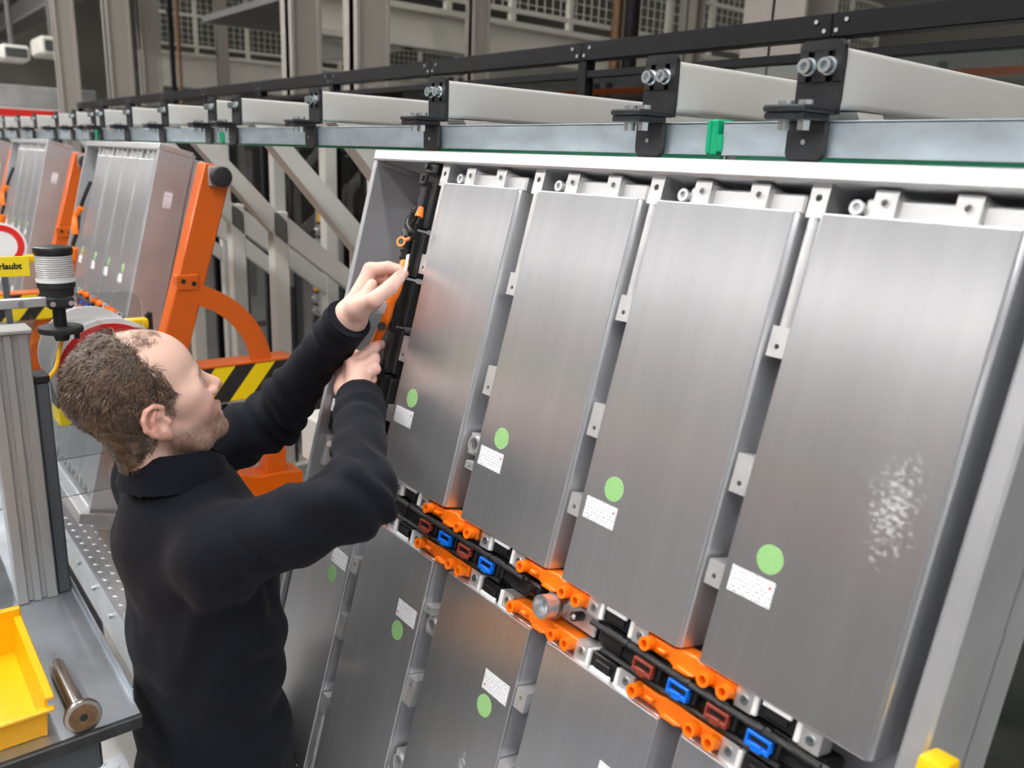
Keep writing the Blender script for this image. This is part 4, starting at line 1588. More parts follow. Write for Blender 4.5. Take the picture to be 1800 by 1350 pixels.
# ------------------------------------------------------------------ tread-plate walkway and roller rail below
e = empty('tread_walkway', (-3.2, .545, 0))
PX0, PX1, PY0, PY1, PZ = -4.9, -1.72, .475, .655, .72
b = MB()
b.box(PX0 + 3.2, PX1 + 3.2, PY0 - .545, PY1 - .545, PZ - .006, PZ, .001)
b.build('plate', M['plate'], e)
tm = MB()
nx = int((PX1 - PX0) / .030)
for i in range(nx):
    for j in range(6):
        x = PX0 + 3.2 + .015 + i * .030
        y = PY0 - .545 + .015 + j * .030
        a = math.radians(45 if (i + j) % 2 else -45)
        c, s = math.cos(a), math.sin(a)
        l, wd = .011, .0032
        v = [(x + l * c, y + l * s, PZ), (x - wd * s, y + wd * c, PZ), (x - l * c, y - l * s, PZ), (x + wd * s, y - wd * c, PZ), (x, y, PZ + .0022)]
        vs = [tm.bm.verts.new(q) for q in v]
        for k in range(4):
            tm.bm.faces.new((vs[k], vs[(k + 1) % 4], vs[4]))
to = tm.build('tread_pattern', M['plate'], e, smooth=False)
to['kind'] = 'stuff'
sk = MB()
sk.box(PX0 + 3.2, PX1 + 3.2, PY0 - .545 - .004, PY0 - .545, PZ - .14, PZ - .001, .001)
sko = sk.build('skirt', M['traysteel'], e)
for k in range(16):
    x = PX0 + 3.2 + .12 + k * .2
    MB().cyl((x, PY0 - .549, PZ - .05), (x, PY0 - .558, PZ - .05), .008, n=6).build('skirt_bolt', M['zinc'], sko)
for x in (-1.5, 0, 1.4):
    MB().box(x - .03, x + .03, -.05, .05, 0, PZ - .006, .003).build('leg', M['profile_dark'], e)
tag(e, 'raised steel tread-plate walkway running behind the worker', 'walkway')
e = empty('tread_step', (-2.10, .38, 0))
MB().box(-.14, .16, -.07, .06, .30, .306, .001).build('plate', M['plate'], e)
tm = MB()
for i in range(9):
    for j in range(4):
        x, y = -.12 + i * .03, -.055 + j * .03
        a = math.radians(45 if (i + j) % 2 else -45)
        c, s = math.cos(a), math.sin(a)
        v = [(x + .011 * c, y + .011 * s, .306), (x - .0032 * s, y + .0032 * c, .306), (x - .011 * c, y - .011 * s, .306), (x + .0032 * s, y - .0032 * c, .306), (x, y, .3082)]
        vs = [tm.bm.verts.new(q) for q in v]
        for k in range(4):
            tm.bm.faces.new((vs[k], vs[(k + 1) % 4], vs[4]))
to = tm.build('tread_pattern', M['plate'], e, smooth=False)
to['kind'] = 'stuff'
MB().box(-.12, .14, -.06, .05, 0, .30, .003).build('riser', M['profile_dark'], e)
tag(e, 'low tread-plate step on the floor beside the cart', 'step')
e = empty('roller_rail', (-3.45, .672, .70))
MB().box(-1.2, .95, -.014, .014, .05, .10, .003).build('rail', M['alu_tray'], e)
MB().box(-1.2, .95, .010, .016, .10, .112, .001).build('upper_flange', M['alu_tray'], e)
for k in range(26):
    x = -1.15 + k * .08
    MB().cyl((x, -.014, .086), (x, -.026, .086), .013, n=14).build('roller', M['zinc'], e)
MB().box(-.62, -.56, -.03, -.012, .03, .06, .004).build('orange_sensor', M['orange'], e)
for x in (-1.0, .0, .8):
    MB().box(x - .015, x + .015, -.01, .01, -.70, .05, .002).build('support', M['profile_dark'], e)
tag(e, 'silver roller rail beside the tread-plate walkway', 'roller rail')

# ------------------------------------------------------------------ the worker
from mathutils import noise as mnoise


def surface_net(val, lo, h):
    """dual surface of val = 0 on a regular grid (negative inside)"""
    nx, ny, nz = val.shape
    ins = val < 0
    cnt = np.zeros((nx - 1, ny - 1, nz - 1), np.int8)
    for i in (0, 1):
        for j in (0, 1):
            for k in (0, 1):
                cnt += ins[i:nx - 1 + i, j:ny - 1 + j, k:nz - 1 + k]
    mask = (cnt > 0) & (cnt < 8)
    cells = np.argwhere(mask)
    idx = -np.ones(mask.shape, np.int64)
    idx[mask] = np.arange(len(cells))
    acc = np.zeros((len(cells), 3))
    num = np.zeros(len(cells))
    C8 = [(i, j, k) for i in (0, 1) for j in (0, 1) for k in (0, 1)]
    for a in C8:
        for ax in range(3):
            if a[ax]:
                continue
            b = list(a)
            b[ax] = 1
            va = val[cells[:, 0] + a[0], cells[:, 1] + a[1], cells[:, 2] + a[2]]
            vb = val[cells[:, 0] + b[0], cells[:, 1] + b[1], cells[:, 2] + b[2]]
            cr = (va < 0) != (vb < 0)
            t = np.where(cr, va / np.where(cr, va - vb, 1), 0)
            p = cells + np.array(a, float)
            p[:, ax] += t
            acc[cr] += p[cr]
            num[cr] += 1
    verts = np.array(lo) + h * acc / num[:, None]
    faces = []
    for ax in range(3):
        o1, o2 = [(1, 2), (2, 0), (0, 1)][ax]
        sl0 = [slice(None)] * 3
        sl1 = [slice(None)] * 3
        sl0[ax] = slice(0, -1)
        sl1[ax] = slice(1, None)
        a, b = ins[tuple(sl0)], ins[tuple(sl1)]
        e = np.argwhere(a != b)
        ok = (e[:, o1] > 0) & (e[:, o2] > 0) & (e[:, o1] < val.shape[o1] - 1) & (e[:, o2] < val.shape[o2] - 1)
        e = e[ok]
        flip = a[e[:, 0], e[:, 1], e[:, 2]]
        q = []
        for d1, d2 in ((-1, -1), (0, -1), (0, 0), (-1, 0)):
            c = e.copy()
            c[:, o1] += d1
            c[:, o2] += d2
            q.append(idx[c[:, 0], c[:, 1], c[:, 2]])
        q = np.stack(q, 1)
        q[~flip] = q[~flip][:, ::-1]
        faces.append(q)
    return verts, np.concatenate(faces)


class Field:
    def __init__(self, lo, hi, h):
        self.lo, self.h = np.array(lo, float), h
        n = np.ceil((np.array(hi) - self.lo) / h).astype(int) + 1
        g = [(self.lo[i] + h * np.arange(n[i])).astype(np.float32) for i in range(3)]
        self.X, self.Y, self.Z = g[0][:, None, None], g[1][None, :, None], g[2][None, None, :]
        self.v = np.full(tuple(n), 9.0, np.float32)

    def join(self, d, k=0.0):
        if k <= 0:
            self.v = np.minimum(self.v, d)
        else:
            hh = np.clip(.5 + .5 * (self.v - d) / k, 0, 1)
            self.v = self.v * (1 - hh) + d * hh - k * hh * (1 - hh)

    def cut(self, d, k=0.0):
        d = -d
        if k <= 0:
            self.v = np.maximum(self.v, d)
        else:
            hh = np.clip(.5 - .5 * (self.v - d) / k, 0, 1)
            self.v = self.v * (1 - hh) + d * hh + k * hh * (1 - hh)

    def ell(self, c, r):
        x, y, z = (self.X - c[0]), (self.Y - c[1]), (self.Z - c[2])
        k0 = np.sqrt((x / r[0]) ** 2 + (y / r[1]) ** 2 + (z / r[2]) ** 2)
        k1 = np.sqrt((x / r[0] ** 2) ** 2 + (y / r[1] ** 2) ** 2 + (z / r[2] ** 2) ** 2) + 1e-6
        return k0 * (k0 - 1) / k1

    def cone(self, a, b, ra, rb, sc_=(1, 1, 1)):
        """capsule with linearly changing radius"""
        a, b = np.array(a, float), np.array(b, float)
        d = b - a
        L = float(d @ d) + 1e-12
        x, y, z = self.X - a[0], self.Y - a[1], self.Z - a[2]
        t = np.clip((x * d[0] + y * d[1] + z * d[2]) / L, 0, 1)
        return np.sqrt((x - t * d[0]) ** 2 + (y - t * d[1]) ** 2 + (z - t * d[2]) ** 2) - (ra + (rb - ra) * t)

    def mesh(self):
        return surface_net(self.v, self.lo, self.h)


def np_object(name, verts, faces, mt, parent=None, smooth=True):
    me = bpy.data.meshes.new(name)
    me.from_pydata([tuple(v) for v in verts], [], [tuple(int(i) for i in f) for f in faces])
    me.materials.append(mt)
    if smooth:
        me.polygons.foreach_set('use_smooth', [True] * len(me.polygons))
    me.update()
    return link(name, me, parent)


def relax(v, f, it=2, lam=.5):
    """Laplacian smoothing"""
    n = len(v)
    e = np.concatenate([f[:, [0, 1]], f[:, [1, 2]], f[:, [2, 3]], f[:, [3, 0]]])
    for _ in range(it):
        s = np.zeros((n, 3))
        c = np.zeros(n)
        np.add.at(s, e[:, 0], v[e[:, 1]])
        np.add.at(s, e[:, 1], v[e[:, 0]])
        np.add.at(c, e[:, 0], 1)
        np.add.at(c, e[:, 1], 1)
        v = v + lam * (s / np.maximum(c, 1)[:, None] - v)
    return v


def normals(v, f):
    a = np.cross(v[f[:, 2]] - v[f[:, 0]], v[f[:, 3]] - v[f[:, 1]])
    n = np.zeros_like(v)
    for k in range(4):
        np.add.at(n, f[:, k], a)
    return n / (np.linalg.norm(n, axis=1)[:, None] + 1e-12)


# --- materials of the worker
def skin_material():
    mt = bpy.data.materials.new('skin')
    mt.use_nodes = True
    nt = mt.node_tree
    b = nt.nodes['Principled BSDF']
    at = nt.nodes.new('ShaderNodeAttribute')
    at.attribute_name = 'tone'
    nt.links.new(at.outputs['Color'], b.inputs['Base Color'])
    b.inputs['Roughness'].default_value = .46
    b.inputs['Subsurface Weight'].default_value = .18
    b.inputs['Subsurface Radius'].default_value = (1.0, .35, .2)
    b.inputs['Subsurface Scale'].default_value = .006
    tc = nt.nodes.new('ShaderNodeTexCoord')
    nz = nt.nodes.new('ShaderNodeTexNoise')
    nz.inputs['Scale'].default_value = 420
    nz.inputs['Detail'].default_value = 3
    nt.links.new(tc.outputs['Object'], nz.inputs['Vector'])
    bp = nt.nodes.new('ShaderNodeBump')
    bp.inputs['Strength'].default_value = .18
    bp.inputs['Distance'].default_value = .0008
    nt.links.new(nz.outputs['Fac'], bp.inputs['Height'])
    nt.links.new(bp.outputs['Normal'], b.inputs['Normal'])
    return mt


M['skin'] = skin_material()
M['sweater'] = mat('navy_sweatshirt', (0.0048, 0.0058, 0.0112), .85, spec=.2, noise=((30, 30, 30), .12), bump=((900, 900, 900), .25, .0008))
M['sweater'].node_tree.nodes['Principled BSDF'].inputs['Sheen Weight'].default_value = .03
M['trousers'] = mat('dark_work_trousers', (0.012, 0.013, 0.018), .8)
M['hair'] = mat('brown_hair', (0.055, 0.032, 0.022), .42, spec=.5, noise=((70, 70, 70), .45))
M['nail'] = mat('finger_nail', (0.72, 0.42, 0.36), .3)
M['eye_white'] = mat('eye_white', (0.75, 0.73, 0.70), .2)
M['iris'] = mat('iris', (0.10, 0.14, 0.17), .2)

HC = np.array([-1.2297, .3123, 1.6538])
HA = math.radians(24)
HR = np.array([[1, 0, 0], [0, math.cos(HA), -math.sin(HA)], [0, math.sin(HA), math.cos(HA)]])   # local (right, forward, up) to world


def h2w(p):
    return np.asarray(p, float) @ HR.T + HC


def w2h(p):
    return (np.asarray(p, float) - HC) @ HR


# --- head (local frame)
F = Field((-.105, -.125, -.20), (.105, .125, .125), .0021)
F.join(F.ell((0, -.010, .022), (.0715, .0830, .0740)))
F.join(F.ell((0, .030, .018), (.0600, .0540, .0560)), .02)
F.join(F.ell((0, .028, -.040), (.0570, .0500, .0640)), .025)
for s in (-1, 1):
    F.join(F.cone((s * .058, -.004, -.058), (s * .045, .030, -.094), .014, .014), .02)
    F.join(F.cone((s * .045, .030, -.094), (s * .012, .064, -.102), .014, .016), .015)
    F.join(F.ell((s * .038, .050, -.043), (.024, .026, .024)), .02)
    F.join(F.cone((s * .012, .0755, -.004), (s * .040, .066, -.003), .0085, .008), .012)
    F.join(F.ell((s * .052, .030, -.018), (.016, .034, .016)), .02)
F.join(F.ell((0, .066, -.101), (.022, .0175, .0165)), .016)
F.join(F.ell((0, .060, -.075), (.030, .025, .022)), .012)
for s in (-1, 1):
    F.cut(F.ell((s * .0335, .0900, -.019), (.0165, .0175, .0115)), .010)
    F.join(F.ell((s * .0325, .0645, -.018), (.0155, .0135, .0120)), .004)
F.join(F.cone((0, .0765, -.010), (0, .0955, -.043), .0075, .0098), .010)
F.join(F.ell((0, .0945, -.0435), (.0105, .0100, .0090)), .006)
for s in (-1, 1):
    F.join(F.ell((s * .0125, .0845, -.0475), (.0072, .0098, .0072)), .005)
    F.cut(F.ell((s * .0065, .0900, -.0535), (.0036, .0055, .0036)), .002)
F.join(F.cone((-.015, .0790, -.0755), (0, .0850, -.0740), .0040, .0052), .004)
F.join(F.cone((.015, .0790, -.0755), (0, .0850, -.0740), .0040, .0052), .004)
F.join(F.cone((-.014, .0775, -.0850), (.014, .0775, -.0850), .0045, .0045), .005)
F.join(F.ell((0, .0800, -.0850), (.012, .0055, .0050)), .004)
F.cut(F.cone((-.021, .0815, -.0795), (.021, .0815, -.0795), .0011, .0011), .003)
F.cut(F.cone((0, .0935, -.0905), (0, .0935, -.0935), .012, .012), .008)
# neck, from the skull base down to the collar (given in world space)
nb = w2h((-1.2297, .3700, 1.462))
F.join(F.cone((0, -.024, -.050), nb, .0530, .0590), .022)
# ears
for s in (-1, 1):
    x = s * .0745
    F.join(F.ell((s * .071, -.012, -.026), (.008, .015, .024)), .006)
    hel = [(x * .97, .000, -.015), (x * 1.02, .003, -.005), (x * 1.06, -.006, .0035), (x * 1.11, -.019, .0035), (x * 1.15, -.029, -.006), (x * 1.13, -.031, -.020), (x * 1.07, -.026, -.034), (x * 1.02, -.018, -.045), (x * .99, -.010, -.050)]
    for a, c in zip(hel, hel[1:]):
        F.join(F.cone(a, c, .0037, .0037), .003)
    F.join(F.ell((x * .995, -.0085, -.0490), (.0042, .0068, .0080)), .004)
    anti = [(x * 1.04, -.009, -.006), (x * 1.07, -.018, -.014), (x * 1.05, -.020, -.027), (x * 1.01, -.014, -.040)]
    for a, c in zip(anti, anti[1:]):
        F.join(F.cone(a, c, .0030, .0030), .004)
    F.join(F.ell((x * .985, .0015, -.0285), (.0055, .0045, .0065)), .004)
    F.cut(F.ell((x * 1.06, -.0085, -.0270), (.0085, .0065, .0105)), .004)
vh, fh = F.mesh()
vh = relax(vh, fh, 1, .5)


# tone per vertex of the head
def mixc(a, b, t):
    return a * (1 - t[:, None]) + np.array(b) * t[:, None]


def sst(x, a, b):
    t = np.clip((x - a) / (b - a), 0, 1)
    return t * t * (3 - 2 * t)


BASE = np.array([.76, .500, .410])


def hair_mask(p):
    """1 where hair grows, local head coordinates"""
    y, z, ax = p[:, 1], p[:, 2], np.abs(p[:, 0])
    line = np.interp(z, [-.07, -.030, -.003, .035, .055, .083, .096, .110], [-.020, .004, .026, .027, .014, .016, .012, .010])
    line = np.where(ax < .045, np.interp(z, [.05, .075, .09, .1], [.012, .010, .008, .006]), line)
    m_ = sst(line - y, -.004, .007)
    ear = np.sqrt(((y + .013) / .021) ** 2 + ((z + .025) / .031) ** 2)
    m_ *= np.where(ax > .060, sst(ear, 1.0, 1.22), 1)
    m_ *= sst(z + .70 * np.clip(-y - .02, -.03, .09), -.058, -.040)
    return m_


tone = np.tile(BASE, (len(vh), 1))
y_, z_, ax_ = vh[:, 1], vh[:, 2], np.abs(vh[:, 0])
jit = np.array([mnoise.noise(Vector(tuple(p * 220))) for p in vh])
jit2 = np.array([mnoise.noise(Vector(tuple(p * 45))) for p in vh])
tone = tone * (1 + .05 * jit2[:, None])
# warm cheeks, nose, ears
tone = mixc(tone, (.80, .43, .37), .6 * np.exp(-(((y_ - .058) / .028) ** 2 + ((z_ + .048) / .022) ** 2)) * sst(ax_, .01, .03))
tone = mixc(tone, (.74, .38, .31), .5 * np.exp(-(((y_ - .098) / .012) ** 2 + ((z_ + .044) / .012) ** 2)))
ear_ = sst(ax_, .0735, .079) * (np.abs(y_ + .013) < .03)
tone = mixc(tone, (.78, .36, .28), .65 * ear_)
lips = np.exp(-((z_ + .0795) / .0075) ** 4) * sst(y_, .0765, .080) * (ax_ < .024)
tone = mixc(tone, (.62, .27, .25), .7 * lips)
# stubble along jaw, chin and upper lip
b_line = np.interp(y_, [-.02, .01, .04, .06, .09], [-.034, -.044, -.064, -.072, -.058])
stub = sst(b_line - z_, -.006, .018) * sst(z_, -.165, -.135) * (1 - lips) * sst(y_ + .25 * (z_ + .08), -.028, -.006)
stub *= .74 + .26 * jit
tone = mixc(tone, (.13, .078, .056), np.clip(1.0 * stub, 0, .92))
hm = hair_mask(vh)
tone = mixc(tone, (.11, .068, .048), np.clip(.88 * hm * (1 + .2 * jit), 0, .95))
top_thin = sst(.075 - y_, -.0, .05) * sst(z_, .066, .085) * (1 - hm)
tone = mixc(tone, (.40, .25, .19), np.clip(.35 * top_thin * (1 + jit), 0, .6))
brow = np.exp(-((z_ + .004 - .10 * (ax_ - .028) * 0) / .0048) ** 2) * sst(y_, .058, .066) * sst(ax_, .010, .016) * (1 - sst(ax_, .046, .052))
tone = mixc(tone, (.20, .12, .085), np.clip(.75 * brow * (1 + .6 * jit), 0, .9))
lash = np.exp(-(((z_ + .0185) / .0042) ** 2 + ((ax_ - .034) / .013) ** 2)) * sst(y_, .062, .068)
tone = mixc(tone, (.26, .14, .11), .6 * lash)
HEAD = (h2w(vh), fh, tone)


# --- hands
def pk(x, y, n):
    r = ray(x, y)
    p0 = ORG + NN * n - CAM
    return np.array(CAM + r * (p0.dot(NN) / r.dot(NN)))


def hand(wrist, fore, mcps, fingers, thumb, rw):
    """fingers: lists of 4 points (MCP..tip); thumb: 4 points (CMC..tip)"""
    allp = np.array([wrist, fore] + [q for f in fingers for q in f] + thumb)
    lo, hi = allp.min(0) - .035, allp.max(0) + .035
    G = Field(lo, hi, .00165)
    G.join(G.cone(fore, wrist, rw * 1.12, rw))
    w_ = np.array(wrist)
    for i, f in enumerate(fingers):
        off = w_ + (np.array(f[0]) - w_) * .12
        G.join(G.cone(off, f[0], .0165, .0118), .016)
    G.join(G.cone(w_, thumb[0], .018, .0165), .016)
    G.join(G.cone(thumb[0], thumb[1], .0165, .0115), .012)
    # web between thumb and index
    G.join(G.cone(thumb[0], (np.array(fingers[0][0]) + np.array(thumb[1])) / 2, .0125, .0085), .012)
    for i, f in enumerate(fingers):
        r0 = [.0104, .0104, .0098, .0088][i]
        G.join(G.cone(f[0], f[1], r0 * 1.05, r0 * .98), .0055)
        G.join(G.cone(f[1], f[2], r0 * .95, r0 * .86), .0025)
        G.join(G.cone(f[2], f[3], r0 * .86, r0 * .74), .0025)
    G.join(G.cone(thumb[1], thumb[2], .0126, .0116), .004)
    G.join(G.cone(thumb[2], thumb[3], .0118, .0096), .003)
    v, f = G.mesh()
    v = relax(v, f, 1, .4)
    t = np.tile(np.array([.76, .490, .410]), (len(v), 1))
    jn = np.array([mnoise.noise(Vector(tuple(p * 60))) for p in v])
    t *= (1 + .07 * jn)[:, None]
    for fi in list(fingers) + [thumb]:
        for q, s in ((fi[0], .012), (fi[1], .009), (fi[2], .008), (fi[3], .010)):
            d = np.linalg.norm(v - np.array(q), axis=1)
            t = mixc(t, (.74, .33, .27), .55 * np.exp(-(d / s) ** 2))
    return v, f, t


LWr, LFo = pk(613, 562, .085), pk(590, 592, .10)
L_f = [[pk(651, 474, .060), pk(683, 470, .042), pk(699, 474, .030), pk(710, 481, .022)],
       [pk(652, 488, .045), pk(681, 490, .032), pk(690, 503, .024), pk(689, 517, .023)],
       [pk(651, 504, .034), pk(676, 508, .022), pk(683, 521, .016), pk(682, 534, .018)],
       [pk(647, 519, .026), pk(667, 525, .014), pk(673, 534, .011), pk(673, 545, .016)]]
L_t = [pk(630, 541, .092), pk(657, 527, .090), pk(685, 506, .068), pk(703, 486, .046)]
RWr, RFo = pk(630, 708, .062), pk(634, 745, .085)
R_f = [[pk(622, 640, .066), pk(646, 621, .046), pk(659, 611, .030), pk(669, 605, .016)],
       [pk(630, 650, .066), pk(657, 631, .045), pk(658, 627, .024), pk(651, 627, .012)],
       [pk(632, 663, .064), pk(659, 649, .044), pk(659, 646, .022), pk(650, 647, .011)],
       [pk(631, 676, .058), pk(653, 666, .042), pk(652, 662, .024), pk(644, 663, .014)]]
R_t = [pk(608, 684, .058), pk(600, 655, .050), pk(611, 634, .034), pk(626, 624, .020)]
E_R, W_R = np.array([-.905, .487, 1.566]), pk(632, 712, .066)
E_L, W_L = np.array([-1.372, .568, 1.530]), pk(606, 571, .090)
LFo = W_L - .05 * (W_L - E_L) / np.linalg.norm(W_L - E_L)
RFo = W_R - .05 * (W_R - E_R) / np.linalg.norm(W_R - E_R)
HL = hand(LWr, LFo, None, L_f, L_t, .0285)
HRt = hand(RWr, RFo, None, R_f, R_t, .0280)

# --- joints of the clothed body
S_R = np.array([-1.062, .360, 1.452])
S_L = np.array([-1.395, .362, 1.455])
NB = np.array([-1.2297, .352, 1.50])


def torso_into(G, d, arms=True, open_cuffs=False):
    G.join(G.ell((-1.228, .376, 1.340), (.174 + d, .108 + d, .190 + d)))
    G.join(G.ell((-1.222, .384, 1.130), (.156 + d, .110 + d, .230 + d)), .06)
    G.join(G.ell((-1.220, .380, .960), (.168 + d, .118 + d, .170 + d)), .06)
    G.join(G.cone(S_L, S_R, .056 + d, .056 + d), .06)
    G.join(G.cone(NB + np.array([0, .004, .0]), (-1.2297, .362, 1.43), .058 + d, .100 + d), .05)
    if arms:
        for S, E, Wr in ((S_R, E_R, W_R), (S_L, E_L, W_L)):
            G.join(G.cone(S, E, .060 + d, .050 + d), .035)
            fa = G.cone(E, Wr, .050 + d, .0345 + d)
            if open_cuffs:
                u_ = (Wr - E) / np.linalg.norm(Wr - E)
                fa = np.maximum(fa, (G.X - Wr[0]) * u_[0] + (G.Y - Wr[1]) * u_[1] + (G.Z - Wr[2]) * u_[2] - .012)
            G.join(fa, .012)


def clear_of_pack(v, gap):
    """the trunk leans against the pack without sinking into it"""
    d = v - np.array(ORG)
    vv, n = d @ np.array(VV), d @ np.array(NN)
    lim = np.interp(vv, [-1.30, -1.165, -1.145, -1.09, -1.07, 1.0], [-.08, -.02, .030 + gap, .030 + gap, gap, gap])
    push = np.where((v[:, 2] < 1.36) & (n < lim) & (vv > -1.30), lim - n, 0)
    return v + push[:, None] * np.array(NN)


# inner body below the clothes, so that head, neck, trunk and hands are one figure
G = Field((-1.50, .20, .80), (-.82, .75, 1.84), .014)
torso_into(G, -.012)
for s in (-1, 1):
    pass
vb, fb = G.mesh()
vb = clear_of_pack(vb, .010)
parts = [HEAD, (vb, fb, np.tile(BASE, (len(vb), 1))), HL, HRt]
V, Fc, T = [], [], []
off = 0
for v, f, t in parts:
    V.append(v)
    Fc.append(f + off)
    T.append(t)
    off += len(v)
V, Fc, T = np.concatenate(V), np.concatenate(Fc), np.concatenate(T)
person = empty('person', (-1.2297, .36, 0))
PO = np.array([-1.2297, .36, 0])
body = np_object('body', V - PO, Fc, M['skin'], person)
ca = body.data.color_attributes.new('tone', 'FLOAT_COLOR', 'POINT')
ca.data.foreach_set('color', np.concatenate([T, np.ones((len(T), 1))], 1).astype(np.float32).ravel())
tag(person, 'man in a dark navy sweatshirt, side-on, reaching both hands into the battery pack', 'person')

# finger nails
def nail(tip, prev, up, w_=.0058, l_=.0075, name='finger_nail'):
    tip, prev, up = Vector(tip), Vector(prev), Vector(up)
    d = (tip - prev).normalized()
    up = (up - d * up.dot(d)).normalized()
    s = d.cross(up)
    b = MB()
    b.box(-l_, l_, -w_, w_, -.0006, .0006, .0005)
    mm = Matrix((d, s, up)).transposed().to_4x4()
    c = tip + up * .0094 - d * .002
    mm.translation = c - Vector(PO)
    o = b.build(name, M['nail'], person)
    o.matrix_local = mm


camdir = lambda p: (CAM - Vector(p)).normalized()
nail(L_t[3], L_t[2], camdir(L_t[3]) + Vector((0, 0, .25)))
# eyes
for s in (-1, 1):
    c = h2w((s * .0322, .0655, -.0185))
    b = MB()
    bm2 = bmesh.new()
    bmesh.ops.create_uvsphere(bm2, u_segments=20, v_segments=14, radius=.0122)
    b._add(bm2, M['eye_white'])
    fd = Vector(HR @ np.array([0.0, 1, 0.05]))
    b.cyl(fd * .0108, fd * .0125, .0056, .0046, n=18, mt=M['iris'])
    b.build('eye', None, person, Vector(c - PO))

# hair: a close cap plus short strands
hmask = hair_mask(vh)
nh = normals(vh, fh)
keep = hmask > .45
fk = fh[keep[fh].all(1)]
used = np.unique(fk)
rm = -np.ones(len(vh), int)
rm[used] = np.arange(len(used))
vk = vh[used]
curl = np.array([mnoise.noise(Vector(tuple(p * np.array([120, 80, 80])))) * .0022 + mnoise.noise(Vector(tuple(p * 260))) * .0012 for p in vk])
edge = sst(hmask[used], .45, 1.0)
low = sst(vk[:, 2], -.075, .0)
vcap = vk + nh[used] * (edge * (.0016 + .0036 * low + curl * (.3 + .7 * low)))[:, None]
hair = np_object('hair', h2w(vcap) - PO, rm[fk], M['hair'], person)
rg = np.random.default_rng(5)
dens = hair_mask(vh)
on_scalp = np.where((dens > .12) & ((np.abs(vh[:, 0]) < .0725) | (vh[:, 2] > .012)) | ((vh[:, 2] > .066) & (vh[:, 1] < .070)))[0]
pick = rg.choice(on_scalp, 17000)
sv, sf, scol = [], [], []
for i in pick:
    p, n = vh[i], nh[i]
    thin = dens[i] < .12
    if thin and rg.random() < .80:
        continue
    if not thin and dens[i] < .8 and rg.random() > dens[i] + .25:
        continue
    lowz = np.clip((p[2] + .05) / .09, 0, 1)
    L = (.006 + .011 * lowz) * rg.uniform(.6, 1.25)
    if thin:
        L = .016
    # combed backwards and down with a curl
    flow = np.array([.25 * np.sign(p[0]), -.8 if p[2] > .03 else -.45, -.05 if p[2] > .05 else -.75])
    cl = np.array([mnoise.noise(Vector(tuple(p * 75))), mnoise.noise(Vector(tuple(p * 75 + 7))), mnoise.noise(Vector(tuple(p * 75 + 13)))])
    t = flow + cl * 1.9 + rg.normal(0, .22, 3)
    t -= n * (t @ n)
    t /= np.linalg.norm(t) + 1e-9
    lift = rg.uniform(.35, .8) if not thin else .25
    side = np.cross(n, t)
    wd = .00055 if not thin else .00025
    p0 = p + n * (.0022 if not thin else .0005)
    p1 = p0 + (t * .55 + n * lift * .55) * L
    p2 = p0 + (t * 1.0 + n * lift * .55 + side * rg.normal(0, .25)) * L
    shade = np.array([.115, .068, .044]) * np.clip(1 + .9 * mnoise.noise(Vector(tuple(p * 95))) + rg.normal(0, .25), .35, 2.4)
    scol += [shade] * 5
    base = len(sv)
    sv += [p0 - side * wd, p0 + side * wd, p1 - side * wd * .9, p1 + side * wd * .9, p2]
    sf += [(base, base + 1, base + 3, base + 2), (base + 2, base + 3, base + 4)]
me = bpy.data.meshes.new('hair_strands')
me.from_pydata([tuple(q) for q in (h2w(np.array(sv)) - PO)], [], sf)
hm2 = bpy.data.materials.new('hair_strand')
hm2.use_nodes = True
hb = hm2.node_tree.nodes['Principled BSDF']
hat = hm2.node_tree.nodes.new('ShaderNodeAttribute')
hat.attribute_name = 'tone'
hm2.node_tree.links.new(hat.outputs['Color'], hb.inputs['Base Color'])
hb.inputs['Roughness'].default_value = .38
me.materials.append(hm2)
sca = me.color_attributes.new('tone', 'FLOAT_COLOR', 'POINT')
sca.data.foreach_set('color', np.concatenate([np.array(scol), np.ones((len(scol), 1))], 1).astype(np.float32).ravel())
ho = link('hair_strands', me, person)
ho['kind'] = 'stuff'

# --- sweatshirt
G = Field((-1.52, .19, .84), (-.80, .74, 1.82), .0065)
torso_into(G, 0.0, open_cuffs=True)
G.cut(G.cone((-1.2297, .352, 1.49), (-1.2297, .330, 1.62), .056, .080), .008)
G.v = np.maximum(G.v, .885 - G.Z)
vs, fs = G.mesh()
vs = relax(vs, fs, 1, .4)
nsw = normals(vs, fs)


def folds(p):
    q = Vector(p)
    a = 0.0
    # elbow and armpit creases run across the limb
    for E, S, Wr in ((E_R, S_R, W_R), (E_L, S_L, W_L)):
        d1 = (S - E) / np.linalg.norm(S - E)
        d2 = (Wr - E) / np.linalg.norm(Wr - E)
        t = (p - E) @ d2 - (p - E) @ d1
        r = np.linalg.norm(p - E)
        wgt = math.exp(-(r / .13) ** 2)
        a += wgt * .0055 * math.sin(95 * t + 3.5 * mnoise.noise(q * 14))
        rw = np.linalg.norm(p - Wr)
        a += math.exp(-((rw - .05) / .035) ** 2) * .003 * math.sin(150 * ((p - Wr) @ d2) + 2 * mnoise.noise(q * 20))
    tw = math.exp(-((p[2] - 1.14) / .13) ** 2)
    a += tw * .017 * mnoise.noise(Vector((p[0] * 5, p[1] * 7 + p[2] * 6, p[2] * 17)))
    a += .008 * mnoise.noise(q * 9) + .0025 * mnoise.noise(q * 24)
    arm_pit = math.exp(-(np.linalg.norm(p - np.array([-1.08, .42, 1.33])) / .12) ** 2)
    a += arm_pit * .009 * math.sin(60 * (p[0] + p[1] * .6 - p[2] * .8) + 2 * mnoise.noise(q * 12))
    return a


vs = vs + nsw * np.array([folds(p) for p in vs])[:, None]
vs = clear_of_pack(vs, .007)
sw = np_object('sweatshirt', vs - PO, fs, M['sweater'], person)
sw['label'] = 'dark navy sweatshirt with turned-over collar'
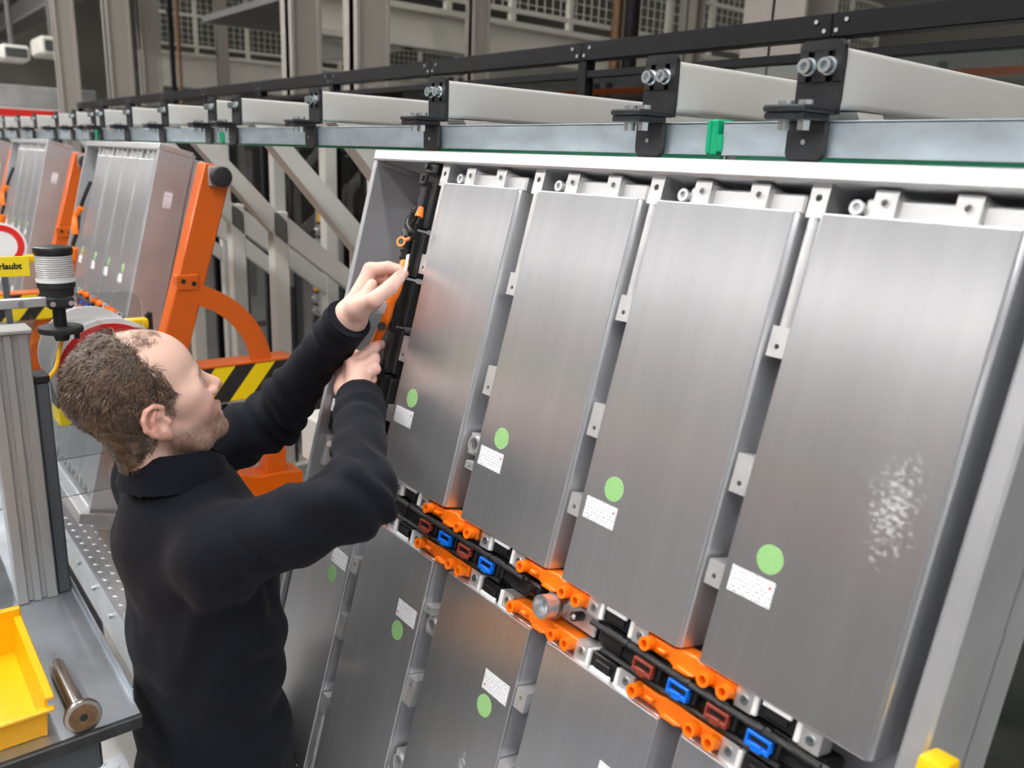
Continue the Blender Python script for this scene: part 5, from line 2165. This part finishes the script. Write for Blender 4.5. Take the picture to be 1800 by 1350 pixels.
# cuffs
for Wr, E, r in ((W_R, E_R, .0375), (W_L, E_L, .0365)):
    d = Vector((Wr - E) / np.linalg.norm(Wr - E))
    b = MB()
    b.ring(Vector(Wr - PO) - d * .030, d, r + .001, r - .006, .046, 36)
    cf = b.build('cuff', M['sweater'], person)
# collar: a stand and a flap folded over it
CC = np.array([-1.2290, .3440, 1.5430])
bm2 = bmesh.new()
NSEG = 64
rows_ = [(.0580, -.012), (.0600, .020), (.0630, .025), (.0668, .022), (.0740, -.004), (.0815, -.028), (.0795, -.030), (.0690, -.004)]
grid_ = []
for k in range(NSEG):
    a = 2 * math.pi * k / NSEG
    front = max(0.0, math.sin(a))
    col = []
    for (r, z0) in rows_:
        rr = r * (1 + .10 * front ** 2)
        zz = z0 - .030 * front ** 3 + .004 * math.cos(a) ** 2
        if z0 < 0 and r > .07:
            zz -= .012 * front ** 6
        col.append(bm2.verts.new((rr * math.cos(a), rr * 1.02 * math.sin(a) + .006, zz)))
    grid_.append(col)
for k in range(NSEG):
    if k == NSEG // 4:
        continue
    for j in range(len(rows_) - 1):
        bm2.faces.new((grid_[k][j], grid_[(k + 1) % NSEG][j], grid_[(k + 1) % NSEG][j + 1], grid_[k][j + 1]))
bmesh.ops.recalc_face_normals(bm2, faces=bm2.faces[:])
b = MB()
b._add(bm2, M['sweater'])
b.build('collar', None, person, Vector(CC - PO), angle=60)

# --- trousers and shoes (below the picture's edge)
G = Field((-1.46, .22, .06), (-.98, .64, 1.02), .012)
G.join(G.ell((-1.220, .380, .90), (.160, .110, .120)))
for s in (-1, 1):
    G.join(G.cone((-1.220 + s * .085, .375, .88), (-1.220 + s * .100, .39, .50), .088, .064), .04)
    G.join(G.cone((-1.220 + s * .100, .39, .50), (-1.220 + s * .110, .365, .10), .064, .052), .02)
G.v = np.maximum(G.v, G.Z - .98)
vt, ft = G.mesh()
vt = clear_of_pack(vt, .007)
np_object('trousers', vt - PO, ft, M['trousers'], person)
for s in (-1, 1):
    G = Field((-1.220 + s * .11 - .08, .26, -.01), (-1.220 + s * .11 + .08, .62, .14), .008)
    G.join(G.cone((-1.220 + s * .11, .335, .045), (-1.220 + s * .115, .52, .038), .042, .040))
    G.join(G.cone((-1.220 + s * .11, .345, .05), (-1.220 + s * .11, .36, .11), .045, .046), .02)
    G.v = np.maximum(G.v, .002 - G.Z)
    v1, f1 = G.mesh()
    np_object('shoe', v1 - PO, f1, M['black'], person)
